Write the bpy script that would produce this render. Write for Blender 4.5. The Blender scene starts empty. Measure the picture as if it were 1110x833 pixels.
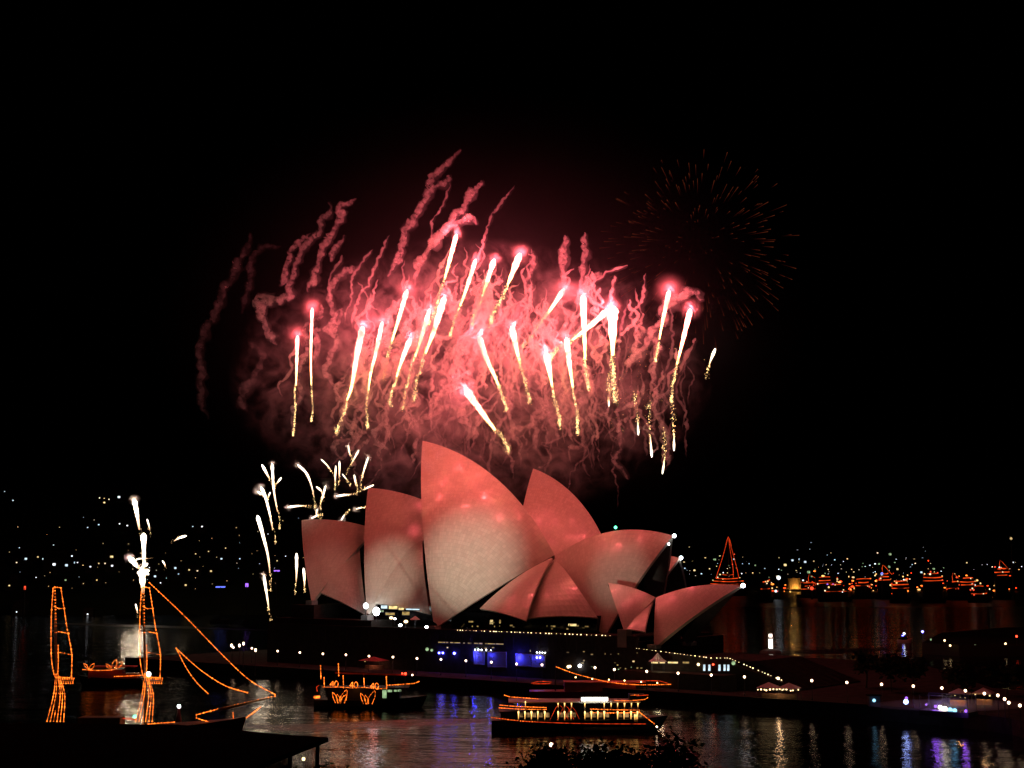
import bpy, math, random
from mathutils import Vector, Matrix, noise
R = math.radians
rnd = random.Random(7)
sc = bpy.context.scene
COL = sc.collection

# ---------------------------------------------------------------- camera, world, exposure
FPX = 1560.0                       # focal length in pixels of the 1110 px wide photograph
PITCH = math.atan((612 - 416.5) / FPX)
CAM = Vector((0, 0, 32.2))
cd = bpy.data.cameras.new('camera')
cam = bpy.data.objects.new('camera', cd); COL.objects.link(cam)
cam.location = CAM; cam.rotation_euler = (R(90) + PITCH, 0, 0)
cd.sensor_width = 36; cd.lens = 36 * FPX / 1110; cd.clip_start = 1; cd.clip_end = 20000
sc.camera = cam

w = bpy.data.worlds.new('World'); sc.world = w; w.use_nodes = True
nt = w.node_tree
bg = nt.nodes['Background']
sky = nt.nodes.new('ShaderNodeTexSky'); sky.sky_type = 'NISHITA'; sky.sun_disc = False
sky.sun_elevation = R(-6); sky.sun_rotation = R(250)
nt.links.new(sky.outputs[0], bg.inputs[0]); bg.inputs[1].default_value = 0.004

sl = bpy.data.lights.new('silhouette_fill', 'SUN'); sl.energy = 0.0015; sl.angle = R(0.5); sl.color = (.8, .88, 1)  # weak bluish fill added to bring out the silhouettes
so = bpy.data.objects.new('silhouette_fill', sl); COL.objects.link(so); so.rotation_euler = (R(40), 0, R(-60))

sc.view_settings.view_transform = 'Standard'; sc.view_settings.look = 'None'
sc.view_settings.exposure = 0.22; sc.view_settings.gamma = 1; sc.view_settings.use_curve_mapping = False
cy = sc.cycles
cy.use_denoising = True
try: cy.denoiser = 'OPENIMAGEDENOISE'
except Exception: pass
cy.max_bounces = 6; cy.diffuse_bounces = 2; cy.glossy_bounces = 3; cy.transmission_bounces = 3
cy.volume_bounces = 1; cy.transparent_max_bounces = 16
cy.sample_clamp_indirect = 4.0; cy.sample_clamp_direct = 0
cy.volume_step_rate = 1; cy.volume_max_steps = 256
cy.use_light_tree = True
cy.caustics_reflective = False; cy.caustics_refractive = False

# light powers, all in one place
P_RED = 12000.0       # each red rocket star
P_WHITE = 2500.0     # each white low comet
P_FLOOD = 1500000.0    # floodlights on the roof shells
RED = (1.0, .105, .13)

# ---------------------------------------------------------------- pixel <-> place
cp, sp = math.cos(PITCH), math.sin(PITCH)
def ray(px, py):
    x = (px - 555) / FPX; z = -(py - 416.5) / FPX
    return Vector((x, cp - z * sp, sp + z * cp))
def at(px, py, Y):
    d = ray(px, py); return CAM + d * (Y / d.y)
def onz(px, py, z):
    d = ray(px, py); return CAM + d * ((z - CAM.z) / d.z)
def waterY(py): return onz(555, py, 0).y

# axes of the opera house: U runs along the halls (towards the forecourt), N towards the quay side
TH = R(38)
U = Vector((math.cos(TH), -math.sin(TH), 0)); N = Vector((-math.sin(TH), -math.cos(TH), 0))
O = at(600, 604, 413); O.z = 0
def onw(px, py, wv):
    d = ray(px, py); return CAM + d * (((O - CAM).dot(N) + wv) / d.dot(N))
def SW(s, wv, z): return O + U * s + N * wv + Vector((0, 0, z))
def s_of(p): return (p - O).dot(U)

# ---------------------------------------------------------------- mesh helpers
class MB:
    def __init__(self): self.v = []; self.f = []; self.m = []; self.uv = []
    def add(self, vs, fs, mi=0, uvs=None):
        b = len(self.v); self.v += [Vector(p) for p in vs]
        self.uv += uvs if uvs else [(0, 0)] * len(vs)
        for f in fs: self.f.append([b + i for i in f]); self.m.append(mi)
    def box(self, c, s, mi=0, ax=None):
        X, Y, Z = ax if ax else (Vector((1, 0, 0)), Vector((0, 1, 0)), Vector((0, 0, 1)))
        c = Vector(c)
        vs = [c + X * (s[0] / 2 * i) + Y * (s[1] / 2 * j) + Z * (s[2] / 2 * k) for i in (-1, 1) for j in (-1, 1) for k in (-1, 1)]
        self.add(vs, [(0, 1, 3, 2), (4, 6, 7, 5), (0, 4, 5, 1), (2, 3, 7, 6), (0, 2, 6, 4), (1, 5, 7, 3)], mi)
    def uwbox(self, s0, s1, w0, w1, z0, z1, mi=0):
        self.box(SW((s0 + s1) / 2, (w0 + w1) / 2, (z0 + z1) / 2), (abs(s1 - s0), abs(w1 - w0), abs(z1 - z0)), mi, (U, N, Vector((0, 0, 1))))
    def prism(self, pts, z0, z1, mi=0):
        n = len(pts)
        vs = [(p[0], p[1], z0) for p in pts] + [(p[0], p[1], z1) for p in pts]
        fs = [list(range(n))[::-1], list(range(n, 2 * n))] + [[i, (i + 1) % n, n + (i + 1) % n, n + i] for i in range(n)]
        self.add(vs, fs, mi)
    def slab(self, pts, off, mi=0):
        """a flat polygon given thickness by the vector off"""
        n = len(pts); pts = [Vector(p) for p in pts]
        fs = [list(range(n))[::-1], list(range(n, 2 * n))] + [[i, (i + 1) % n, n + (i + 1) % n, n + i] for i in range(n)]
        self.add(pts + [p + off for p in pts], fs, mi)
    def tube(self, path, rad, n=6, mi=0, closed=False, lump=None):
        path = [Vector(p) for p in path]; m = len(path)
        if m < 2: return
        rads = rad if isinstance(rad, (list, tuple)) else [rad] * m
        vs, uvs = [], []; ref = None
        L = 0
        for i, p in enumerate(path):
            if closed: t = path[(i + 1) % m] - path[i - 1]
            else: t = path[min(i + 1, m - 1)] - path[max(i - 1, 0)]
            if t.length < 1e-9: t = Vector((0, 0, 1))
            t.normalize()
            if ref is None: ref = Vector((0, 1, 0)) if abs(t.y) < .9 else Vector((1, 0, 0))
            a = ref - t * ref.dot(t)
            if a.length < 1e-6: a = t.orthogonal()
            a.normalize(); b = t.cross(a); ref = a
            for k in range(n):
                an = 2 * math.pi * k / n
                d = a * math.cos(an) + b * math.sin(an)
                q = p + d * rads[i]
                if lump: q += d * (rads[i] * lump(q))
                vs.append(q); uvs.append((k / n, i / (m - 1)))
        fs = []
        for i in range(m if closed else m - 1):
            j = (i + 1) % m
            for k in range(n):
                fs.append((i * n + k, i * n + (k + 1) % n, j * n + (k + 1) % n, j * n + k))
        if not closed:
            fs.append(tuple(range(n))[::-1]); fs.append(tuple((m - 1) * n + k for k in range(n)))
        self.add(vs, fs, mi, uvs)
    def ball(self, c, r, mi=0, seg=8, rings=6, sc_=(1, 1, 1)):
        c = Vector(c); vs = [c + Vector((0, 0, r * sc_[2]))]
        for i in range(1, rings):
            a = math.pi * i / rings
            for k in range(seg):
                b = 2 * math.pi * k / seg
                vs.append(c + Vector((r * sc_[0] * math.sin(a) * math.cos(b), r * sc_[1] * math.sin(a) * math.sin(b), r * sc_[2] * math.cos(a))))
        vs.append(c - Vector((0, 0, r * sc_[2])))
        fs = [(0, 1 + k, 1 + (k + 1) % seg) for k in range(seg)]
        for i in range(rings - 2):
            for k in range(seg):
                a = 1 + i * seg; b = a + seg
                fs.append((a + k, b + k, b + (k + 1) % seg, a + (k + 1) % seg))
        a = 1 + (rings - 2) * seg; e = len(vs) - 1
        fs += [(a + (k + 1) % seg, a + k, e) for k in range(seg)]
        self.add(vs, fs, mi)
    def octa(self, c, r, mi=0, d=None, l=1.0):
        c = Vector(c); d = (Vector(d).normalized() if d else Vector((0, 0, 1))); a = d.orthogonal().normalized(); b = d.cross(a)
        vs = [c + d * r * l, c - d * r * l, c + a * r, c - a * r, c + b * r, c - b * r]
        self.add(vs, [(0, 2, 4), (0, 4, 3), (0, 3, 5), (0, 5, 2), (1, 4, 2), (1, 3, 4), (1, 5, 3), (1, 2, 5)], mi)
    def build(self, name, mats, parent=None, origin=None, smooth=False):
        org = Vector(origin) if origin is not None else (world_loc(parent) if parent else Vector((0, 0, 0)))
        me = bpy.data.meshes.new(name)
        me.from_pydata([p - org for p in self.v], [], self.f)
        mats = mats if isinstance(mats, (list, tuple)) else [mats]
        for m in mats: me.materials.append(m)
        me.polygons.foreach_set('material_index', self.m)
        if smooth: me.polygons.foreach_set('use_smooth', [True] * len(self.f))
        if any(u != (0, 0) for u in self.uv):
            ul = me.uv_layers.new(name='UVMap')
            flat = []
            for lp in me.loops: flat += self.uv[lp.vertex_index]
            ul.data.foreach_set('uv', flat)
        me.update()
        o = bpy.data.objects.new(name, me); COL.objects.link(o)
        if parent: o.parent = parent; o.location = org - world_loc(parent)
        else: o.location = org
        return o
def world_loc(o):
    p = Vector(o.location)
    while o.parent: o = o.parent; p = p + Vector(o.location)
    return p
def thing(name, label, cat, loc, group=None):
    o = bpy.data.objects.new(name, None); COL.objects.link(o); o.location = loc; o.empty_display_size = 1
    return tag(o, label, cat, group)
def tag(o, label=None, cat=None, group=None, kind=None):
    if label: o['label'] = label
    if cat: o['category'] = cat
    if group: o['group'] = group
    if kind: o['kind'] = kind
    return o
KIDS = {}
def dup(root, loc, label, group=None):
    r = root.copy(); COL.objects.link(r); r.location = loc; r['label'] = label
    if group: r['group'] = group
    for ch in [c for c in bpy.data.objects if c.parent == root] if root.name not in KIDS else KIDS[root.name]:
        c = ch.copy(); COL.objects.link(c); c.parent = r
    return r
def light(name, kind, loc, energy, color, radius=.5, parent=None, target=None, angle=None, blend=.5):
    l = bpy.data.lights.new(name, kind); l.energy = energy; l.color = color; l.shadow_soft_size = radius
    o = bpy.data.objects.new(name, l); COL.objects.link(o)
    o.location = Vector(loc) - (world_loc(parent) if parent else Vector())
    if parent: o.parent = parent
    if target is not None:
        o.rotation_euler = (Vector(target) - Vector(loc)).to_track_quat('-Z', 'Y').to_euler()
    if angle: l.spot_size = angle; l.spot_blend = blend
    return o
ORD = ('first second third fourth fifth sixth seventh eighth ninth tenth eleventh twelfth thirteenth fourteenth fifteenth sixteenth seventeenth eighteenth '
       'nineteenth twentieth twenty-first twenty-second twenty-third twenty-fourth twenty-fifth twenty-sixth twenty-seventh twenty-eighth twenty-ninth '
       'thirtieth thirty-first thirty-second thirty-third thirty-fourth thirty-fifth thirty-sixth thirty-seventh thirty-eighth thirty-ninth fortieth').split()

def resample(pts, step):
    """Catmull-Rom through pts, then points about every step"""
    pts = [Vector(p) for p in pts]
    if len(pts) < 2: return pts
    e = [pts[0] * 2 - pts[1]] + pts + [pts[-1] * 2 - pts[-2]]
    out = []
    for i in range(1, len(e) - 2):
        p0, p1, p2, p3 = e[i - 1], e[i], e[i + 1], e[i + 2]
        n = max(1, int((p2 - p1).length / step))
        for k in range(n):
            t = k / n
            out.append(.5 * ((2 * p1) + (p2 - p0) * t + (2 * p0 - 5 * p1 + 4 * p2 - p3) * t * t + (3 * p1 - p0 - 3 * p2 + p3) * t ** 3))
    out.append(pts[-1]); return out

# ---------------------------------------------------------------- materials
def nodes(name):
    m = bpy.data.materials.new(name); m.use_nodes = True
    return m, m.node_tree, m.node_tree.nodes['Principled BSDF']
def mat(name, col, rough=.6, var=.15, scale=1.0, metal=0, bump=0, spec=.3):
    m, t, b = nodes(name)
    b.inputs['Roughness'].default_value = rough; b.inputs['Metallic'].default_value = metal; b.inputs['Specular IOR Level'].default_value = spec
    tc = t.nodes.new('ShaderNodeTexCoord'); nz = t.nodes.new('ShaderNodeTexNoise')
    nz.inputs['Scale'].default_value = scale; nz.inputs['Detail'].default_value = 5
    t.links.new(tc.outputs['Object'], nz.inputs['Vector'])
    r = t.nodes.new('ShaderNodeValToRGB')
    r.color_ramp.elements[0].position = .3; r.color_ramp.elements[1].position = .7
    r.color_ramp.elements[0].color = tuple(c * (1 - var) for c in col) + (1,)
    r.color_ramp.elements[1].color = tuple(min(1, c * (1 + var)) for c in col) + (1,)
    t.links.new(nz.outputs['Fac'], r.inputs['Fac']); t.links.new(r.outputs['Color'], b.inputs['Base Color'])
    if bump:
        bp = t.nodes.new('ShaderNodeBump'); bp.inputs['Strength'].default_value = bump
        t.links.new(nz.outputs['Fac'], bp.inputs['Height']); t.links.new(bp.outputs['Normal'], b.inputs['Normal'])
    return m
def emis(name, col, strength=1.0, beads=0, scale=2.0):
    m = bpy.data.materials.new(name); m.use_nodes = True; t = m.node_tree
    t.nodes.remove(t.nodes['Principled BSDF'])
    e = t.nodes.new('ShaderNodeEmission'); e.inputs['Color'].default_value = tuple(col) + (1,); e.inputs['Strength'].default_value = strength
    t.links.new(e.outputs[0], t.nodes['Material Output'].inputs['Surface'])
    if beads:
        tc = t.nodes.new('ShaderNodeTexCoord'); nz = t.nodes.new('ShaderNodeTexNoise'); nz.inputs['Scale'].default_value = scale
        t.links.new(tc.outputs['Object'], nz.inputs['Vector'])
        mr = t.nodes.new('ShaderNodeMapRange'); mr.inputs['From Min'].default_value = .35; mr.inputs['From Max'].default_value = .65
        mr.inputs['To Min'].default_value = strength * (1 - beads); mr.inputs['To Max'].default_value = strength * (1 + beads)
        t.links.new(nz.outputs['Fac'], mr.inputs['Value']); t.links.new(mr.outputs[0], e.inputs['Strength'])
    return m
def streak_mat(name, head, mid, tail, strength):
    """burning comet: the hot head, cooling along its length (UV v)"""
    m = bpy.data.materials.new(name); m.use_nodes = True; t = m.node_tree
    t.nodes.remove(t.nodes['Principled BSDF'])
    e = t.nodes.new('ShaderNodeEmission'); uv = t.nodes.new('ShaderNodeUVMap'); s = t.nodes.new('ShaderNodeSeparateXYZ')
    r = t.nodes.new('ShaderNodeValToRGB'); cr = r.color_ramp
    cr.elements[0].position = 0; cr.elements[0].color = tuple(head) + (1,)
    cr.elements[1].position = 1; cr.elements[1].color = tuple(tail) + (1,)
    k = cr.elements.new(.5); k.color = tuple(mid) + (1,)
    e.inputs['Strength'].default_value = strength
    t.links.new(uv.outputs[0], s.inputs[0]); t.links.new(s.outputs['Y'], r.inputs['Fac']); t.links.new(r.outputs['Color'], e.inputs['Color'])
    t.links.new(e.outputs[0], t.nodes['Material Output'].inputs['Surface'])
    return m
def smoke_mat(name, density, col=(.82, .86, 1.0), aniso=.2, noisy=0, rate=None):
    m = bpy.data.materials.new(name); m.use_nodes = True; t = m.node_tree
    t.nodes.remove(t.nodes['Principled BSDF'])
    v = t.nodes.new('ShaderNodeVolumeScatter'); v.inputs['Color'].default_value = tuple(col) + (1,)
    v.inputs['Density'].default_value = density; v.inputs['Anisotropy'].default_value = aniso
    t.links.new(v.outputs[0], t.nodes['Material Output'].inputs['Volume'])
    m.cycles.volume_sampling = 'MULTIPLE_IMPORTANCE'
    if noisy:
        g = t.nodes.new('ShaderNodeNewGeometry'); n = t.nodes.new('ShaderNodeTexNoise'); n.inputs['Scale'].default_value = noisy; n.inputs['Detail'].default_value = 3; n.inputs['Roughness'].default_value = .6
        r = t.nodes.new('ShaderNodeMapRange'); r.inputs['From Min'].default_value = .38; r.inputs['From Max'].default_value = .62; r.inputs['To Min'].default_value = density * .05; r.inputs['To Max'].default_value = density * 1.7
        t.links.new(g.outputs['Position'], n.inputs['Vector']); t.links.new(n.outputs['Fac'], r.inputs['Value']); t.links.new(r.outputs[0], v.inputs['Density'])
    if rate: m.cycles.volume_step_rate = rate
    return m, t, v
def radial(t, v, peak, power=2.0):
    """density falling to nothing at the rim of a unit ball scaled by the object"""
    tc = t.nodes.new('ShaderNodeTexCoord'); ln = t.nodes.new('ShaderNodeVectorMath'); ln.operation = 'LENGTH'
    mp = t.nodes.new('ShaderNodeMapRange'); mp.inputs['From Min'].default_value = 1; mp.inputs['From Max'].default_value = 0
    pw = t.nodes.new('ShaderNodeMath'); pw.operation = 'POWER'; pw.inputs[1].default_value = power
    ml = t.nodes.new('ShaderNodeMath'); ml.operation = 'MULTIPLY'; ml.inputs[1].default_value = peak
    t.links.new(tc.outputs['Object'], ln.inputs[0]); t.links.new(ln.outputs['Value'], mp.inputs['Value']); t.links.new(mp.outputs[0], pw.inputs[0]); t.links.new(pw.outputs[0], ml.inputs[0]); t.links.new(ml.outputs[0], v.inputs['Density'])

M = {}
M['granite'] = mat('granite', (.05, .04, .035), .7, .25, .8, spec=0)
M['paving'] = mat('paving', (.045, .04, .038), .8, .3, .4, spec=0)
M['stone'] = mat('stone', (.2, .17, .13), .8, .3, .8, spec=0)
M['asphalt'] = mat('asphalt', (.05, .05, .05), .85, .3, .5, spec=0)
M['earth'] = mat('earth', (.03, .035, .02), .95, .4, .02, spec=0)
M['concrete'] = mat('concrete', (.3, .28, .26), .75, .15, .6, spec=0)
M['rib_concrete'] = mat('rib_concrete', (.12, .10, .09), .8, .2, .5, spec=0)
M['roofing'] = mat('roofing', (.014, .014, .015), .7, .3, .3, spec=0)
M['dark_metal'] = mat('dark_metal', (.04, .04, .045), .45, .2, 3)
M['hull_dark'] = mat('hull_dark', (.014, .015, .018), .5, .2, .6, spec=.1)
M['hull_white'] = mat('hull_white', (.55, .53, .5), .4, .1, .6)
M['hull_red'] = mat('hull_red', (.3, .05, .04), .45, .2, .6)
M['wood'] = mat('wood', (.12, .07, .04), .65, .35, 2)
M['canvas'] = mat('canvas', (.75, .73, .7), .8, .06, 1.5)
M['canvas_red'] = mat('canvas_red', (.45, .09, .08), .8, .15, 1.5)
M['bark'] = mat('bark', (.07, .05, .035), .9, .4, 3, bump=.4)
M['leaf'] = mat('leaf', (.02, .03, .013), .8, .45, .6, spec=0)
M['leaf_b'] = mat('leaf_b', (.018, .026, .012), .8, .45, .6, spec=0)
M['house'] = mat('house', (.025, .022, .02), .8, .3, .1, spec=0)
M['roof_tile'] = mat('roof_tile', (.03, .018, .015), .8, .3, .3, spec=0)
M['rock'] = mat('rock', (.1, .09, .08), .9, .4, .5, bump=.4)
g, t, b = nodes('dark_glass'); b.inputs['Base Color'].default_value = (.008, .008, .01, 1); b.inputs['Roughness'].default_value = .12
M['dark_glass'] = g

# glazed tiles: chevron lids with fine joints, glossy
m, t, b = nodes('tile')
uv = t.nodes.new('ShaderNodeUVMap'); br = t.nodes.new('ShaderNodeTexBrick')
br.inputs['Scale'].default_value = 1; br.offset = 0
br.inputs['Color1'].default_value = (.82, .75, .61, 1); br.inputs['Color2'].default_value = (.70, .63, .50, 1); br.inputs['Mortar'].default_value = (.60, .54, .43, 1)
br.inputs['Mortar Size'].default_value = .035; br.inputs['Brick Width'].default_value = 1; br.inputs['Row Height'].default_value = 1; br.inputs['Mortar Smooth'].default_value = .3
t.links.new(uv.outputs[0], br.inputs['Vector'])
nz = t.nodes.new('ShaderNodeTexNoise'); nz.inputs['Scale'].default_value = .35; nz.inputs['Detail'].default_value = 6
tc = t.nodes.new('ShaderNodeTexCoord'); t.links.new(tc.outputs['Object'], nz.inputs['Vector'])
mx = t.nodes.new('ShaderNodeMixRGB'); mx.blend_type = 'MULTIPLY'; mx.inputs['Fac'].default_value = .18
t.links.new(br.outputs['Color'], mx.inputs['Color1']); t.links.new(nz.outputs['Fac'], mx.inputs['Color2']); t.links.new(mx.outputs[0], b.inputs['Base Color'])
mr = t.nodes.new('ShaderNodeMapRange'); mr.inputs['To Min'].default_value = .22; mr.inputs['To Max'].default_value = .42
t.links.new(nz.outputs['Fac'], mr.inputs['Value']); t.links.new(mr.outputs[0], b.inputs['Roughness'])
b.inputs['Coat Weight'].default_value = .8; b.inputs['Coat Roughness'].default_value = .15
M['tile'] = m

# water: dark, rippled
def water_mat(name, base, rough, strength):
    m, t, b = nodes(name)
    b.inputs['Base Color'].default_value = base + (1,); b.inputs['Roughness'].default_value = rough
    g = t.nodes.new('ShaderNodeNewGeometry'); sx = t.nodes.new('ShaderNodeSeparateXYZ'); rr = t.nodes.new('ShaderNodeMapRange')
    rr.inputs['From Min'].default_value = 500; rr.inputs['From Max'].default_value = 1500; rr.inputs['To Min'].default_value = rough; rr.inputs['To Max'].default_value = max(rough, .4)
    t.links.new(g.outputs['Position'], sx.inputs[0]); t.links.new(sx.outputs['Y'], rr.inputs['Value']); t.links.new(rr.outputs[0], b.inputs['Roughness'])
    b.inputs['IOR'].default_value = 1.33
    tc = t.nodes.new('ShaderNodeTexCoord'); mp = t.nodes.new('ShaderNodeMapping'); mp.inputs['Scale'].default_value = (.55, 1.0, 1)
    mp.inputs['Rotation'].default_value = (0, 0, R(12))
    t.links.new(tc.outputs['Object'], mp.inputs['Vector'])
    n1 = t.nodes.new('ShaderNodeTexNoise'); n1.inputs['Scale'].default_value = .45; n1.inputs['Detail'].default_value = 4; n1.inputs['Roughness'].default_value = .6
    n2 = t.nodes.new('ShaderNodeTexNoise'); n2.inputs['Scale'].default_value = .06; n2.inputs['Detail'].default_value = 2
    t.links.new(mp.outputs[0], n1.inputs['Vector']); t.links.new(mp.outputs[0], n2.inputs['Vector'])
    ad = t.nodes.new('ShaderNodeMath'); ad.operation = 'MULTIPLY_ADD'; ad.inputs[1].default_value = 3.0
    t.links.new(n2.outputs['Fac'], ad.inputs[0]); t.links.new(n1.outputs['Fac'], ad.inputs[2])
    bp = t.nodes.new('ShaderNodeBump'); bp.inputs['Strength'].default_value = strength; bp.inputs['Distance'].default_value = 1.0
    t.links.new(ad.outputs[0], bp.inputs['Height']); t.links.new(bp.outputs['Normal'], b.inputs['Normal'])
    return m
M['water'] = water_mat('water', (.003, .004, .006), .075, .27)
M['wake'] = water_mat('wake', (.06, .055, .055), .25, .95)

M['rope'] = emis('rope_orange', (1.0, .17, .016), 2.2, .8, 1.6)
M['rope_red'] = emis('rope_red', (1.0, .06, .01), .6, .8, 1.2)
M['rope_far'] = emis('rope_far', (1.0, .08, .01), .7, .95, .12)
M['globe'] = emis('globe', (1, .66, .42), 6)
M['white_lamp'] = emis('white_lamp', (.9, .95, 1), 14)
M['warm_lamp'] = emis('warm_lamp', (1, .7, .33), 3.5)
M['bulb'] = emis('bulb', (1, .62, .2), 11)
M['sign_lit'] = emis('sign_lit', (1, .95, .78), 7)
M['win_warm'] = emis('win_warm', (1, .72, .3), .9, .5, .6)
M['win_dim'] = emis('win_dim', (.9, .6, .2), .35, .6, .6)
M['win_cool'] = emis('win_cool', (.7, .9, 1), .9, .3, .6)
M['win_green'] = emis('win_green', (.6, .9, .45), .35, .7, .8)
M['win_cabin'] = emis('win_cabin', (1, .55, .2), .22, .8, .9)
M['blue_lamp'] = emis('blue_lamp', (.06, .06, 1), 30)
M['purple_lamp'] = emis('purple_lamp', (.35, .12, 1), 1.6)
M['deep_blue_lamp'] = emis('deep_blue_lamp', (.3, .4, 1), 9)
M['lamp_orange'] = emis('lamp_orange', (1, .2, .025), 2.6); M['lamp_red'] = emis('lamp_red', (1, .06, .01), 2.2); M['lamp_amber'] = emis('lamp_amber', (1, .5, .15), 1.6)
M['far_white'] = emis('far_white', (.9, .95, 1), 1.6); M['far_warm'] = emis('far_warm', (1, .75, .45), 1.4); M['far_gold'] = emis('far_gold', (1, .6, .22), 1.3); M['far_red'] = emis('far_red', (1, .08, .03), 1.2); M['far_blue'] = emis('far_blue', (.15, .2, 1), 1.4); M['far_purple'] = emis('far_purple', (.4, .15, 1), 1.4)
M['red_lamp'] = emis('red_lamp', (1, .05, .02), 6)
M['green_lamp'] = emis('green_lamp', (.1, 1, .5), 4)
M['cyan_lamp'] = emis('cyan_lamp', (.3, .7, 1), 2)
M['comet_red'] = streak_mat('comet_red', (1.0, .13, .13), (1.0, .22, .15), (.9, .42, .12), 12)
M['comet_white'] = streak_mat('comet_white', (1.0, .88, .7), (1.0, .76, .5), (.35, .17, .07), 3.5)
M['strip'] = streak_mat('strip', (1, .58, .18), (.6, .3, .07), (.2, .09, .02), 4)
M['spark'] = emis('spark_gold', (1.0, .62, .24), 3.6, .7, .8)
M['spark_dim'] = emis('spark_dim', (.8, .5, .22), 1.0, .8, .8)
M['ember'] = streak_mat('ember', (.5, .11, .04), (.26, .04, .018), (.08, .01, .006), .13)

# ---------------------------------------------------------------- setting: water, land, hills
b = MB(); b.add([(-9000, -300, 0), (9000, -300, 0), (9000, 12000, 0), (-9000, 12000, 0)], [(0, 1, 2, 3)])
tag(b.build('water', M['water']), kind='structure')

QW = 44.0                                   # quay edge, metres from the hall axis
edge = [SW(s, QW, 0) for s in (-135, -60, 0, 60, 118)] + [SW(136, QW + 3, 0), SW(148, QW + 9, 0), SW(158, QW + 20, 0), SW(166, QW + 36, 0), SW(172, QW + 60, 0), SW(210, QW + 90, 0)]
back = [SW(260, 60, 0), SW(200, -8, 0), SW(120, -14, 0), SW(70, -90, 0), SW(-100, -95, 0), SW(-135, -50, 0)]
b = MB(); b.prism([p.xy for p in edge + back][::-1], -3, 2.8)
tag(b.build('promenade', M['paving']), kind='structure')
b = MB()
for i in range(len(edge) - 1):
    p, q = edge[i], edge[i + 1]; d = (q - p).normalized(); nn = Vector((d.y, -d.x, 0))
    if nn.dot(N) < 0: nn = -nn
    b.slab([p + Vector((0, 0, -2)), q + Vector((0, 0, -2)), q + Vector((0, 0, 3.05)), p + Vector((0, 0, 3.05))], nn * .6)
sw = b.build('sea_wall', M['granite']); tag(sw, 'dark stone sea wall along the edge of the promenade', 'sea wall')

def hill(name, x0, x1, y0, y1, k, seed):
    b = MB(); nx, ny = 60, 24; vs = []
    for j in range(ny + 1):
        for i in range(nx + 1):
            x = x0 + (x1 - x0) * i / nx; y = y0 + (y1 - y0) * j / ny
            z = min(k * (y - y0), k * (y1 - y0) * .8) + noise.noise((x * .004 + seed, y * .004, 0)) * 6 * min(1, j / 6)
            if j == 0: z = -2
            vs.append((x, y, z))
    fs = [(j * (nx + 1) + i, j * (nx + 1) + i + 1, (j + 1) * (nx + 1) + i + 1, (j + 1) * (nx + 1) + i) for j in range(ny) for i in range(nx)]
    b.add(vs, fs); o = b.build(name, M['earth'], smooth=True); tag(o, kind='structure'); return o
YL, KL, YR, KR = 930.0, .25, 1760.0, .12
hill('hills', -900, 60, YL, 1500, KL, 3)
hill('hills', 60, 1700, YR, 2700, KR, 9)
b = MB(); pts = [onz(1000, 709, 0), onz(1040, 712, 0), onz(1120, 712, 0), onz(1240, 714, 0), onz(1240, 690, 0), onz(1090, 690, 0), onz(1020, 697, 0)]
b.prism([p.xy for p in pts], -2, 4); tag(b.build('headland', M['earth']), kind='structure')
b = MB(); b.prism([(-140, 138), (-140, -60), (140, -60), (140, 120), (40, 136)], -3, 2.2)
tag(b.build('foreshore_ground', M['asphalt']), kind='structure')

# boats' wakes and one added reflection streak: broken water, a few millimetres above the calm surface
def wake(pts, wid):
    b = MB(); c = resample(pts, 6); n = len(c); vs = []
    for i, p in enumerate(c):
        q = wid * (.35 + .65 * math.sin(math.pi * min(1, .08 + i / n))) * (1 + .3 * noise.noise(p * .07))
        vs += [(p.x, p.y - q, .004), (p.x, p.y + q, .004)]
    b.add(vs, [(2 * i, 2 * i + 2, 2 * i + 3, 2 * i + 1) for i in range(n - 1)])
    tag(b.build('wake_and_reflection', M['wake']), kind='stuff')
wake([onz(530, 781, 0), onz(470, 783, 0), onz(400, 786, 0), onz(330, 789, 0), onz(265, 788, 0)], 7)
wake([onz(60, 676, 0), onz(140, 678.5, 0), onz(220, 681, 0), onz(300, 684, 0)], 11)
wake([onz(840, 708, 0), onz(880, 707, 0), onz(930, 705, 0), onz(960, 703, 0)], 14)  # rough sheet added to imitate a red reflection, not left by a boat

# ---------------------------------------------------------------- opera house
OH = thing('opera_house', 'opera house with white tiled sail roofs glowing red under the fireworks', 'opera house', SW(-10, 0, 2.8))
def sphere4(a, b_, c, d):
    A = Matrix((2 * (b_ - a), 2 * (c - a), 2 * (d - a)))
    r = Vector((b_.dot(b_) - a.dot(a), c.dot(c) - a.dot(a), d.dot(d) - a.dot(a)))
    C = A.inverted() @ r; return C, (C - a).length
def sphere3(a, b_, c, rad, away):
    ab, ac = b_ - a, c - a; n = ab.cross(ac)
    cc = a + (n.cross(ab) * ac.length_squared + ac.cross(n) * ab.length_squared) / (2 * n.length_squared)
    h = math.sqrt(max(1.0, rad * rad - (cc - a).length_squared)); n.normalize()
    if n.dot(away) < 0: n = -n
    C = cc + n * h; return C, (C - a).length
def slerp(a, b_, C, t):
    p, q = a - C, b_ - C; r0, r1 = p.length, q.length
    om = p.angle(q)
    if om < 1e-6: return a.lerp(b_, t)
    return C + (p * math.sin((1 - t) * om) / r0 + q * math.sin(t * om) / r1) / math.sin(om) * (r0 + (r1 - r0) * t)
def mirror(p, w0):
    return p - N * (2 * ((p - O).dot(N) - w0))
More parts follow.
